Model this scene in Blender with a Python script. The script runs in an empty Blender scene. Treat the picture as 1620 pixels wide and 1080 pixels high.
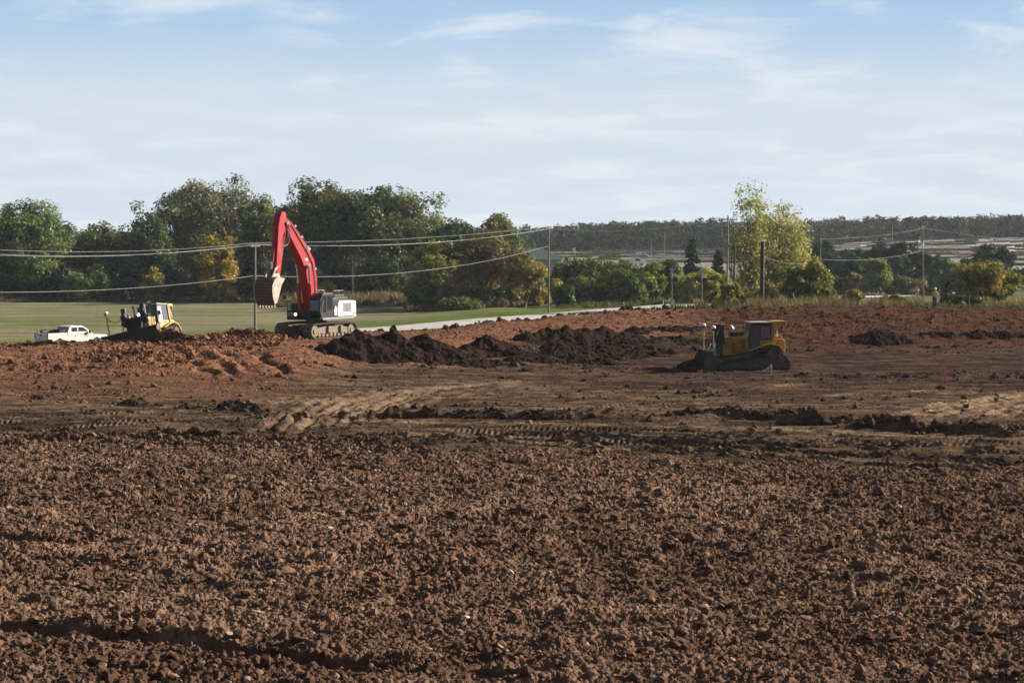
import bpy, math, random
import numpy as np
from mathutils import Vector, Matrix

# ------------------------------------------------------------------ basics
S = bpy.context.scene
COL = S.collection
R = math.radians
F = 3150.0                      # focal length in photo pixels (1620 wide)
CAMH = 8.8
PITCH = math.atan(155 / F)
CP, SP = math.cos(PITCH), math.sin(PITCH)
rng = np.random.default_rng(11)


def at(px, py, Y):
    """world point at depth Y seen in direction (px, py)"""
    a, b = (px - 810) / F, (540 - py) / F
    d = (a, CP + b * SP, -SP + b * CP)
    k = Y / d[1]
    return Vector((d[0] * k, Y, CAMH + d[2] * k))


def flat(px, py, z=0.0):
    a, b = (px - 810) / F, (540 - py) / F
    d = (a, CP + b * SP, -SP + b * CP)
    k = (z - CAMH) / d[2]
    return (d[0] * k, d[1] * k)


# ------------------------------------------------------------------ noise
def _hash(ix, iy, seed):
    h = (ix.astype(np.int64) * 374761393 + iy.astype(np.int64) * 668265263 + seed * 974634777) & 0xFFFFFFFF
    h = ((h ^ (h >> 13)) * 1274126177) & 0xFFFFFFFF
    h = ((h ^ (h >> 15)) * 2246822519) & 0xFFFFFFFF
    return (h ^ (h >> 16)) & 0xFFFFFF


def perlin(x, y, seed=0):
    x = np.asarray(x, float); y = np.asarray(y, float)
    x0 = np.floor(x); y0 = np.floor(y)
    fx = x - x0; fy = y - y0
    u = fx * fx * fx * (fx * (fx * 6 - 15) + 10); v = fy * fy * fy * (fy * (fy * 6 - 15) + 10)

    def g(dx, dy):
        a = _hash(x0 + dx, y0 + dy, seed) * (2 * math.pi / 0xFFFFFF)
        return np.cos(a) * (fx - dx) + np.sin(a) * (fy - dy)
    n0 = g(0, 0) * (1 - u) + g(1, 0) * u
    n1 = g(0, 1) * (1 - u) + g(1, 1) * u
    return (n0 * (1 - v) + n1 * v) * 1.5


def fbm(x, y, seed=0, octs=3, gain=0.5):
    s = 0; a = 1.0; f = 1.0
    for i in range(octs):
        s = s + a * perlin(np.asarray(x) * f, np.asarray(y) * f, seed + i * 17); a *= gain; f *= 2.03
    return s


def worley(x, y, seed=0):
    x0 = np.floor(x); y0 = np.floor(y)
    best = np.full(np.shape(x), 9.0); bid = np.zeros(np.shape(x))
    for dx in (-1, 0, 1):
        for dy in (-1, 0, 1):
            cx = x0 + dx; cy = y0 + dy
            h1 = _hash(cx, cy, seed) / 0xFFFFFF; h2 = _hash(cx, cy, seed + 5) / 0xFFFFFF
            d = np.hypot(cx + h1 - x, cy + h2 - y)
            m = d < best
            best = np.where(m, d, best); bid = np.where(m, _hash(cx, cy, seed + 9) / 0xFFFFFF, bid)
    return best, bid


def sstep(a, b, x):
    t = np.clip((x - a) / (b - a), 0, 1)
    return t * t * (3 - 2 * t)


# ------------------------------------------------------------------ ground shape (large forms)
NEAR = [(-400, 7.6), (-3, 7.4), (2, 7.0), (10, 4.9), (20, 1.7), (30, .1), (38, 0)]
FARA = [(2000, 5), (6000, 5)]
PROF = {
    -300: [(118, 0), (124, .3), (130, 1.1), (136, 1.45), (142, 1.55), (155, .4), (168, -.5), (185, -1.4), (210, -2.5), (400, -2.6), (560, -2.6), (1000, 3)],
    0: [(116, 0), (123, .3), (130, 1.1), (136, 1.5), (142, 1.6), (150, 1.1), (168, -.1), (185, -1.2), (210, -2.5), (400, -2.6), (560, -2.6), (1000, 3)],
    110: [(116, 0), (123, .35), (130, 1.15), (136, 1.6), (142, 1.75), (152, 1.0), (168, -.1), (185, -1.2), (210, -2.5), (400, -2.6), (560, -2.6), (1000, 3)],
    200: [(116, 0), (123, .4), (130, 1.2), (136, 1.65), (142, 1.75), (155, 1.0), (168, 0), (185, -1.2), (210, -2.4), (400, -2.6), (560, -2.6), (1000, 3)],
    430: [(120, 0), (126, .5), (134, 1.3), (142, 1.65), (150, 1.7), (160, 1.6), (172, 0), (185, -1.7), (220, -2.2), (400, -2.6), (560, -2.6), (1000, 3)],
    600: [(130, 0), (140, .8), (148, 1.6), (156, 1.6), (166, 1.5), (174, .6), (190, -1.4), (240, -1.8), (330, -2.0), (400, -2.6), (560, -1.5), (1000, 4)],
    800: [(136, 0), (142, .4), (150, 1.3), (158, 1.6), (182, 1.77), (188, 1.0), (202, -1.2), (240, -1.5), (270, -1.3), (310, -1), (340, -1.2), (420, -2.2), (500, -1.2), (560, 0), (700, 2.4), (1000, 4.5)],
    900: [(138, 0), (146, .4), (154, 1.2), (165, 1.6), (189, 2.1), (196, 1.2), (210, -.9), (240, -1.3), (280, -1.2), (310, -1), (340, -1.2), (420, -2.2), (500, -1.2), (560, 0), (700, 2.4), (1000, 4.7)],
    1000: [(140, 0), (150, .3), (160, 1.1), (172, 1.8), (191, 2.55), (198, 1.8), (212, -.4), (240, -1.2), (303, -1), (340, -1.1), (400, -2.1), (500, -1.3), (600, 1.4), (1000, 5)],
    1100: [(140, 0), (152, .3), (162, .9), (172, 1.9), (188, 2.65), (196, 2.3), (215, .5), (250, -.6), (300, -1), (321, -1), (340, -1.2), (420, -2), (500, -1.4), (600, 1.4), (1000, 5.5)],
    1250: [(140, 0), (155, .4), (163, .8), (169, 1.9), (175, 2.9), (182, 3.0), (200, 2.2), (240, .9), (300, -.5), (350, -1.4), (420, -2.2), (520, -2), (600, 0), (1000, 8)],
    1480: [(140, 0), (155, .4), (163, .8), (168, 1.9), (172, 2.95), (177, 3.15), (200, 2.1), (240, .8), (300, -.5), (350, -1.5), (420, -2.4), (480, -2.5), (600, .3), (1000, 10.5)],
    1620: [(140, 0), (155, .4), (163, .8), (168, 1.8), (172, 2.8), (178, 3.0), (200, 2.1), (240, .8), (300, -.5), (420, -2.4), (500, -2.3), (560, -1.5), (650, 1.5), (1000, 11.5)],
    1950: [(140, 0), (155, .4), (163, .8), (168, 1.8), (172, 2.8), (178, 3.0), (200, 2.1), (240, .8), (300, -.5), (420, -2.4), (500, -2.3), (560, -1.5), (650, 1.5), (1000, 11.5)],
}
_PX = np.array(sorted(PROF), float)
_YS = np.concatenate([np.linspace(-400, 300, 1401), np.linspace(301, 1200, 900), np.linspace(1210, 6000, 480)])
_TAB = []
for _p in sorted(PROF):
    pts = NEAR + PROF[_p] + FARA
    z = np.interp(_YS, [q[0] for q in pts], [q[1] for q in pts])
    zz = np.zeros_like(z)
    for o in (-.018, -.009, 0, .009, .018):                     # soften the kinks
        zz += np.interp(_YS * (1 + o) + o * 30, _YS, z)
    _TAB.append(zz / 5)
_TAB = np.array(_TAB)


def px_of(X, Y):
    return 810 + F * X / np.maximum(Y, 30.0)


def G(X, Y):
    X = np.asarray(X, float); Y = np.asarray(Y, float)
    p = np.clip(px_of(X, Y), _PX[0], _PX[-1])
    j = np.clip(np.searchsorted(_PX, p) - 1, 0, len(_PX) - 2)
    t = (p - _PX[j]) / (_PX[j + 1] - _PX[j])
    t = t * t * (3 - 2 * t)
    yi = np.clip(np.searchsorted(_YS, Y) - 1, 0, len(_YS) - 2)
    fy = np.clip((Y - _YS[yi]) / (_YS[yi + 1] - _YS[yi]), 0, 1)
    a = _TAB[j, yi] * (1 - fy) + _TAB[j, yi + 1] * fy
    b = _TAB[j + 1, yi] * (1 - fy) + _TAB[j + 1, yi + 1] * fy
    return a * (1 - t) + b * t


def g1(X, Y):
    return float(G(np.array([X]), np.array([Y]))[0])


def on_ground(px, Y):
    X = (px - 810) / F * Y
    return Vector((X, Y, g1(X, Y)))


EDGE_P = [-400, 0, 200, 430, 600, 700, 800, 900, 1000, 1100, 1250, 1480, 1620, 2000]
EDGE_Y = [160, 158, 160, 167, 167, 175, 183, 191, 194, 192, 184, 180, 181, 182]


def edge_y(X, Y):
    return np.interp(px_of(X, Y), EDGE_P, EDGE_Y) + 1.2 * perlin(np.asarray(X) / 3.0, np.asarray(X) * 0 + 3.3, 71)


# ------------------------------------------------------------------ materials
def new_mat(name):
    m = bpy.data.materials.new(name); m.use_nodes = True
    nt = m.node_tree; nt.nodes.clear()
    out = nt.nodes.new('ShaderNodeOutputMaterial')
    return m, nt, out


def N(nt, t, **kw):
    n = nt.nodes.new(t)
    for k, v in kw.items():
        if k.startswith('i_'):
            key = k[2:]
            n.inputs[int(key) if key.isdigit() else key.replace('_', ' ')].default_value = v
        else:
            setattr(n, k, v)
    return n


def L(nt, a, b):
    nt.links.new(a, b)


def mixc(nt, fac, a, b, mode='MIX'):
    m = N(nt, 'ShaderNodeMix', data_type='RGBA', blend_type=mode)
    for sock, val in ((m.inputs[0], fac), (m.inputs[6], a), (m.inputs[7], b)):
        if hasattr(val, 'default_value') and not isinstance(val, (tuple, list, float, int)):
            L(nt, val, sock)
        else:
            sock.default_value = val if not isinstance(val, (tuple, list)) or len(val) == 4 else (*val, 1)
    return m.outputs[2]


def ramp(nt, src, a, b, lo=0.0, hi=1.0):
    m = N(nt, 'ShaderNodeMapRange', interpolation_type='SMOOTHSTEP')
    m.inputs['From Min'].default_value = a; m.inputs['From Max'].default_value = b
    m.inputs['To Min'].default_value = lo; m.inputs['To Max'].default_value = hi
    L(nt, src, m.inputs['Value'])
    return m.outputs['Result']


def noise(nt, scale, detail=3, rough=.55, coord='Object', dim='3D', vec=None):
    n = N(nt, 'ShaderNodeTexNoise', noise_dimensions=dim)
    n.inputs['Scale'].default_value = scale; n.inputs['Detail'].default_value = detail; n.inputs['Roughness'].default_value = rough
    if vec is None:
        tc = N(nt, 'ShaderNodeTexCoord'); vec = tc.outputs[coord]
    L(nt, vec, n.inputs['Vector'])
    return n.outputs['Fac']


def paint(name, c, rough=.45, metal=0.0, dirt=.35, dirtc=(.16, .10, .065), scale=2.2, spec=.4, zdirt=0.0):
    """painted or bare metal with patches of dried mud and rubbed wear"""
    c = tuple(x * .82 for x in c); dirtc = tuple(x * .75 for x in dirtc)
    m, nt, out = new_mat(name)
    b = N(nt, 'ShaderNodeBsdfPrincipled')
    b.inputs['Metallic'].default_value = metal
    b.inputs['Specular IOR Level'].default_value = spec
    n1 = noise(nt, scale, 5, .62)
    fac = ramp(nt, n1, .62 - dirt * .5, .78 - dirt * .3, 0, min(1, dirt * 1.6))
    n2 = noise(nt, 14, 3)
    col = mixc(nt, ramp(nt, n2, .3, .7, 0, .18), (*c, 1), tuple(x * .55 for x in c) + (1,))
    col = mixc(nt, fac, col, (*dirtc, 1))
    L(nt, col, b.inputs['Base Color'])
    rr = N(nt, 'ShaderNodeMath', operation='ADD'); rr.inputs[1].default_value = rough
    ml = N(nt, 'ShaderNodeMath', operation='MULTIPLY'); ml.inputs[1].default_value = .45
    L(nt, fac, ml.inputs[0]); L(nt, ml.outputs[0], rr.inputs[0]); L(nt, rr.outputs[0], b.inputs['Roughness'])
    L(nt, b.outputs[0], out.inputs[0])
    return m


def simple(name, c, rough=.6, metal=0.0, emit=None, var=.25, scale=6.0):
    m, nt, out = new_mat(name)
    b = N(nt, 'ShaderNodeBsdfPrincipled')
    n1 = noise(nt, scale, 4)
    L(nt, mixc(nt, ramp(nt, n1, .3, .7, 0, 1), tuple(x * (1 - var) for x in c) + (1,), tuple(min(1, x * (1 + var)) for x in c) + (1,)), b.inputs['Base Color'])
    b.inputs['Roughness'].default_value = rough; b.inputs['Metallic'].default_value = metal
    if emit:
        b.inputs['Emission Color'].default_value = (*emit[0], 1); b.inputs['Emission Strength'].default_value = emit[1]
    L(nt, b.outputs[0], out.inputs[0])
    return m


def foliage(name, c0, c1, c2=None, trans=.35, gloss=.012):
    """leaf colours c0..c1, and c2 for the leaves that have turned"""
    m, nt, out = new_mat(name)
    a = N(nt, 'ShaderNodeAttribute', attribute_name='tint')
    col = mixc(nt, ramp(nt, a.outputs['Fac'], 0, .7), c0, c1)
    if c2:
        col = mixc(nt, ramp(nt, a.outputs['Fac'], .68, .85), col, c2)
    d = N(nt, 'ShaderNodeBsdfDiffuse'); t = N(nt, 'ShaderNodeBsdfTranslucent')
    L(nt, col, d.inputs[0])
    L(nt, mixc(nt, 1.0, col, (1.0, 1.0, .6, 1), 'MULTIPLY'), t.inputs[0])
    mx = N(nt, 'ShaderNodeMixShader'); mx.inputs[0].default_value = trans
    L(nt, d.outputs[0], mx.inputs[1]); L(nt, t.outputs[0], mx.inputs[2])
    g = N(nt, 'ShaderNodeBsdfGlossy'); g.inputs['Roughness'].default_value = .42; g.inputs[0].default_value = (.9, .95, 1, 1)
    m2 = N(nt, 'ShaderNodeMixShader'); m2.inputs[0].default_value = gloss
    L(nt, mx.outputs[0], m2.inputs[1]); L(nt, g.outputs[0], m2.inputs[2])
    L(nt, m2.outputs[0], out.inputs[0])
    return m


def soil_mat(name, attr='col', c=None, bump=.0, hue=True):
    m, nt, out = new_mat(name)
    b = N(nt, 'ShaderNodeBsdfPrincipled'); b.inputs['Roughness'].default_value = .92
    b.inputs['Specular IOR Level'].default_value = .0
    if c is None:
        a = N(nt, 'ShaderNodeAttribute', attribute_name=attr); col = a.outputs['Color']
    else:
        col = mixc(nt, 0.0, (*c, 1), (*c, 1))
    n1 = noise(nt, 1.3, 6, .7); n2 = noise(nt, 9.0, 4, .65)
    col = mixc(nt, ramp(nt, n1, .3, .7), mixc(nt, 1.0, col, (.72, .70, .68, 1), 'MULTIPLY'), mixc(nt, 1.0, col, (1.3, 1.28, 1.24, 1), 'MULTIPLY'))
    col = mixc(nt, ramp(nt, n2, .35, .72), mixc(nt, 1.0, col, (.75, .75, .75, 1), 'MULTIPLY'), mixc(nt, 1.0, col, (1.25, 1.25, 1.25, 1), 'MULTIPLY'))
    L(nt, col, b.inputs['Base Color'])
    if bump:
        bp = N(nt, 'ShaderNodeBump'); bp.inputs['Strength'].default_value = bump; bp.inputs['Distance'].default_value = .08
        L(nt, noise(nt, 11, 5, .7), bp.inputs['Height']); L(nt, bp.outputs[0], b.inputs['Normal'])
    L(nt, b.outputs[0], out.inputs[0])
    return m


# ------------------------------------------------------------------ objects
def tag(o, label=None, cat=None, group=None, kind=None):
    if label: o['label'] = label
    if cat: o['category'] = cat
    if group: o['group'] = group
    if kind: o['kind'] = kind
    return o


def empty(name, loc=(0, 0, 0), rot=(0, 0, 0), label=None, cat=None, group=None):
    o = bpy.data.objects.new(name, None); COL.objects.link(o)
    o.empty_display_size = .3
    o.location = loc; o.rotation_euler = rot
    return tag(o, label, cat, group)


def np_mesh(name, V, faces, mat, parent=None, tint=None, col=None, smooth=False):
    """faces: int array (n,3) or (n,4)"""
    me = bpy.data.meshes.new(name)
    V = np.asarray(V, np.float32); faces = np.asarray(faces, np.int32)
    nf, k = faces.shape
    me.vertices.add(len(V)); me.vertices.foreach_set('co', V.ravel())
    me.loops.add(nf * k); me.loops.foreach_set('vertex_index', faces.ravel())
    me.polygons.add(nf); me.polygons.foreach_set('loop_start', np.arange(0, nf * k, k, dtype=np.int32))
    if smooth:
        me.polygons.foreach_set('use_smooth', np.ones(nf, bool))
    else:
        me.polygons.foreach_set('use_smooth', np.zeros(nf, bool))
    me.update(calc_edges=True)
    if tint is not None:
        a = me.attributes.new('tint', 'FLOAT', 'POINT'); a.data.foreach_set('value', np.asarray(tint, np.float32))
    if col is not None:
        a = me.attributes.new('col', 'FLOAT_COLOR', 'POINT')
        c4 = np.ones((len(V), 4), np.float32); c4[:, :3] = col
        a.data.foreach_set('color', c4.ravel())
    if mat is not None: me.materials.append(mat)
    o = bpy.data.objects.new(name, me); COL.objects.link(o)
    if parent is not None: o.parent = parent
    return o


def grid_faces(nr, nc):
    i = np.arange(nr - 1)[:, None] * nc + np.arange(nc - 1)[None, :]
    return np.stack([i, i + 1, i + nc + 1, i + nc], -1).reshape(-1, 4)


class MB:
    """collects primitive shapes and links them as ONE mesh object"""

    def __init__(self):
        self.v = []; self.f = []

    def add(self, vs, fs):
        n = len(self.v); self.v += [tuple(p) for p in vs]; self.f += [tuple(i + n for i in f) for f in fs]
        return self

    def box(self, x0, x1, y0, y1, z0, z1, M=None):
        vs = [Vector((x, y, z)) for x in (x0, x1) for y in (y0, y1) for z in (z0, z1)]
        if M is not None: vs = [M @ p for p in vs]
        return self.add(vs, [(0, 1, 3, 2), (4, 6, 7, 5), (0, 4, 5, 1), (2, 3, 7, 6), (0, 2, 6, 4), (1, 5, 7, 3)])

    def prism(self, poly, y0, y1, M=None, poly2=None):
        """polygon in (x, z), extruded along y"""
        n = len(poly); p2 = poly2 or poly
        vs = [Vector((p[0], y0, p[1])) for p in poly] + [Vector((p[0], y1, p[1])) for p in p2]
        if M is not None: vs = [M @ p for p in vs]
        fs = [tuple(range(n)), tuple(range(2 * n - 1, n - 1, -1))]
        fs += [(i, i + n, (i + 1) % n + n, (i + 1) % n) for i in range(n)]
        return self.add(vs, fs)

    def cyl(self, p0, p1, r0, r1=None, n=12, cap=True):
        p0, p1 = Vector(p0), Vector(p1); r1 = r0 if r1 is None else r1
        d = (p1 - p0).normalized()
        u = d.orthogonal().normalized(); w = d.cross(u)
        vs = []
        for p, r in ((p0, r0), (p1, r1)):
            vs += [p + (u * math.cos(2 * math.pi * i / n) + w * math.sin(2 * math.pi * i / n)) * r for i in range(n)]
        fs = [(i, (i + 1) % n, (i + 1) % n + n, i + n) for i in range(n)]
        if cap: fs += [tuple(range(n - 1, -1, -1)), tuple(range(n, 2 * n))]
        return self.add(vs, fs)

    def tube(self, pts, r, n=6, r1=None):
        pts = [Vector(p) for p in pts]; m = len(pts); vs = []; fs = []
        u = None
        for i, p in enumerate(pts):
            d = (pts[min(i + 1, m - 1)] - pts[max(i - 1, 0)]).normalized()
            u = d.orthogonal().normalized() if u is None else (u - d * u.dot(d)).normalized()
            w = d.cross(u)
            rr = r if r1 is None else r + (r1 - r) * i / (m - 1)
            vs += [p + (u * math.cos(2 * math.pi * k / n) + w * math.sin(2 * math.pi * k / n)) * rr for k in range(n)]
        for i in range(m - 1):
            fs += [(i * n + k, i * n + (k + 1) % n, (i + 1) * n + (k + 1) % n, (i + 1) * n + k) for k in range(n)]
        fs += [tuple(range(n - 1, -1, -1)), tuple((m - 1) * n + k for k in range(n))]
        return self.add(vs, fs)

    def ball(self, c, r, sx=1, sy=1, sz=1, n=10, h=7):
        c = Vector(c); vs = [c + Vector((0, 0, -r * sz))]; fs = []
        for i in range(1, h):
            t = math.pi * i / h
            for k in range(n):
                q = 2 * math.pi * k / n
                vs.append(c + Vector((r * sx * math.sin(t) * math.cos(q), r * sy * math.sin(t) * math.sin(q), -r * sz * math.cos(t))))
        vs.append(c + Vector((0, 0, r * sz)))
        fs += [(0, 1 + (k + 1) % n, 1 + k) for k in range(n)]
        for i in range(h - 2):
            a = 1 + i * n
            fs += [(a + k, a + (k + 1) % n, a + n + (k + 1) % n, a + n + k) for k in range(n)]
        a = 1 + (h - 2) * n
        fs += [(a + k, a + (k + 1) % n, len(vs) - 1) for k in range(n)]
        return self.add(vs, fs)

    def build(self, name, mat, parent=None, smooth=False, bevel=0.0, label=None):
        me = bpy.data.meshes.new(name)
        me.from_pydata(self.v, [], self.f)
        import bmesh
        bm = bmesh.new(); bm.from_mesh(me); bmesh.ops.recalc_face_normals(bm, faces=bm.faces); bm.to_mesh(me); bm.free()
        if smooth:
            me.polygons.foreach_set('use_smooth', [True] * len(me.polygons))
            me.set_sharp_from_angle(angle=R(40))
        me.materials.append(mat)
        o = bpy.data.objects.new(name, me); COL.objects.link(o)
        if parent is not None: o.parent = parent
        if bevel:
            b = o.modifiers.new('bevel', 'BEVEL'); b.width = bevel; b.segments = 2; b.limit_method = 'ANGLE'; b.angle_limit = R(35)
        if label: o['label'] = label
        return o


def copy_tree(o, parent=None):
    c = o.copy(); COL.objects.link(c)
    if parent is not None: c.parent = parent
    for ch in o.children: copy_tree(ch, c)
    return c
# ================================================================== THE EARTH
RED = np.array((.198, .100, .064)); TILL = np.array((.172, .108, .076)); TAN = np.array((.196, .134, .092))
DARK = np.array((.062, .042, .031)); PALE = np.array((.40, .275, .175))


def pline(pts, X, Y, pad):
    """signed distance (positive on the camera's side) and run along a polyline given in photo pixels, metres"""
    P = np.array([flat(*p) for p in pts])
    m = (X > P[:, 0].min() - pad) & (X < P[:, 0].max() + pad) & (Y > P[:, 1].min() - pad) & (Y < P[:, 1].max() + pad)
    idx = np.nonzero(m)[0]
    if not len(idx): return idx, None, None
    x = X[idx]; y = Y[idx]
    best = np.full(len(idx), 1e9); sd = np.zeros(len(idx)); run = np.zeros(len(idx)); acc = 0
    for (a, b) in zip(P[:-1], P[1:]):
        d = b - a; l = math.hypot(*d); d = d / l
        t = np.clip((x - a[0]) * d[0] + (y - a[1]) * d[1], 0, l)
        qx = x - a[0] - d[0] * t; qy = y - a[1] - d[1] * t
        dist = np.hypot(qx, qy); side = d[1] * (x - a[0]) - d[0] * (y - a[1])
        u = dist < best
        best = np.where(u, dist, best); sd = np.where(u, np.sign(side) * dist, sd); run = np.where(u, acc + t, run)
        acc += l
    end = np.minimum(run, acc - run)
    return idx, sd, (run, end)


BERMS = [  # photo polyline, height, half width, dark
    ([(370, 668), (520, 662), (640, 660), (760, 661), (900, 662), (1040, 660)], .34, .75, .6),
    ([(1040, 660), (1150, 662), (1250, 668), (1350, 674), (1480, 682), (1640, 694)], .50, .95, .8),
    ([(1180, 657), (1230, 655), (1300, 662)], .3, .8, .7),
    ([(30, 632), (110, 633)], .35, .8, .8), ([(175, 640), (255, 643)], .40, .8, .8), ([(270, 645), (330, 647)], .38, .8, .8),
    ([(335, 646), (425, 654)], .50, .9, .85), ([(470, 660), (500, 661)], .45, .7, .7),
    ([(0, 680), (140, 684)], .22, .6, .6), ([(60, 692), (210, 690), (420, 697), (640, 706)], .26, .8, .7),
    ([(640, 706), (800, 704), (1000, 712), (1200, 718)], .20, .7, .5),
    ([(1400, 597), (1445, 598)], .4, .9, .8), ([(1450, 600), (1640, 594)], .3, 1.4, .7), ([(1240, 596), (1400, 598)], .22, 1.2, .5),
    ([(760, 588), (900, 584), (1100, 588)], .22, 1.2, .6), ([(1090, 622), (1180, 628)], .2, .7, .4), ([(700, 640), (800, 642)], .12, .7, .3),
    ([(1350, 720), (1640, 730)], .22, .8, .6), ([(1260, 705), (1320, 706)], .3, .5, .6),
]
STEPS = [  # polyline, drop on the camera's side, run of the drop, recover
    ([(-60, 978), (60, 986), (200, 997), (330, 1012), (450, 1027), (560, 1040), (680, 1050)], .30, 4.0),
    ([(680, 1050), (830, 1060), (900, 1068)], .16, 2.5),
    ([(-60, 842), (20, 848), (90, 855), (150, 862)], .24, 2.5), ([(860, 846), (940, 852), (1010, 856)], .14, 2), ([(1060, 856), (1180, 862)], .18, 2),
    ([(370, 958), (440, 960)], .16, 1.5), ([(1390, 818), (1500, 822)], .12, 1.5), ([(1560, 1000), (1640, 1004)], .16, 1.5),
    ([(600, 958), (720, 962)], .08, 1.5), ([(1180, 930), (1290, 936)], .07, 1.5),
]
RUTS = [  # a pair of cleated track marks: polyline, half gauge, depth
    ([(240, 690), (480, 694), (760, 698), (1100, 712), (1300, 724), (1640, 742)], 1.05, .15),
    ([(720, 692), (900, 696), (1240, 704), (1640, 716)], 1.0, .15),
    ([(-40, 700), (200, 700), (420, 706), (700, 722)], 1.0, .14),
    ([(1640, 622), (1480, 652), (1400, 664)], 1.0, .10), ([(1640, 640), (1560, 658), (1470, 672)], 1.0, .08),
    ([(430, 690), (470, 664), (505, 645), (560, 628), (660, 612), (800, 603)], 1.0, .05), ([(500, 680), (540, 655), (600, 632), (720, 615), (860, 606)], 1.0, .05),
    ([(560, 664), (590, 648), (680, 628), (800, 617)], 1.0, .05),
    ([(0, 655), (220, 652), (420, 640), (560, 620)], 1.0, .07), ([(-40, 672), (300, 668), (420, 662)], 1.0, .07),
    ([(800, 632), (1000, 622), (1200, 612), (1400, 606)], 1.0, .06), ([(900, 645), (1150, 640), (1400, 628), (1640, 612)], 1.0, .06),
    ([(0, 622), (200, 625), (500, 612)], 1.0, .05), ([(700, 680), (1000, 684), (1300, 694), (1640, 708)], 1.0, .06),
]
RUTS += [([(436 + 24 * k, 684 - 3 * k), (462 + 27 * k, 660 - 4 * k), (515 + 30 * k, 638 - 4 * k), (620 + 30 * k, 619 - 2 * k), (790 + 24 * k, 605 - k)], .42, .048) for k in range(7)]
SCRAPES = [  # the pale subsoil laid bare along a cut
    ([(840, 656), (880, 650), (915, 642)], .9), ([(925, 652), (985, 645)], .7), ([(1440, 658), (1500, 647), (1560, 634), (1640, 618)], 1.2),
    ([(1540, 660), (1640, 640)], .8), ([(430, 664), (700, 668), (1000, 672)], .7), ([(1000, 672), (1200, 676), (1400, 684), (1640, 700)], .8),
    ([(1200, 612), (1280, 606)], .8), ([(1460, 612), (1500, 610)], .8), ([(0, 662), (200, 660)], .6), ([(600, 690), (900, 694)], .5),
    ([(1290, 626), (1370, 622)], .7), ([(800, 706), (1100, 716), (1640, 742)], .6), ([(1050, 640), (1120, 634)], .5), ([(1430, 622), (1480, 618)], .6),
]
SLOPE_CUTS = [([(330, 578), (285, 555), (260, 545)], .16), ([(365, 583), (320, 556), (300, 548)], .2), ([(400, 585), (360, 565), (335, 552)], .10), ([(455, 585), (400, 562), (380, 555)], .17)]
BUMPS = [  # heaps on the shelf: px, Y, radius x, radius y, height
    (264, 143.5, 1.3, 1.3, .62), (292, 145, 1.6, 1.4, .22), (325, 146, 2.0, 1.4, .22), (360, 147, 2.0, 1.4, .25), (397, 148, 1.7, 1.3, .48), (420, 147, 1.4, 1.2, .25),
    (140, 141, 2, 1.2, .10), (40, 141, 2, 1.2, .10), (235, 133, 2.2, 1.6, .35), (215, 131, 2.0, 1.4, .25), (60, 128, 4, 1.0, -.25), (100, 127, 3, 1, -.2), (470, 146, 1.0, 1.0, .12), (300, 132, 1.2, 1.5, -.2),
]


def till_line(X, Y):
    """depth at which the tilled ground gives way to the graded ground"""
    px = px_of(X, Y)
    return np.interp(px, [-300, 0, 400, 810, 1200, 1620, 2000], [93, 91.5, 89, 83.5, 80, 76.5, 75]) + 2.0 * perlin(X / 5.0, Y * 0, 3) + 1.2 * perlin(X / 1.7, Y / 1.7, 4) + .8 * perlin(X / .5, Y / .5, 5)


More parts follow.
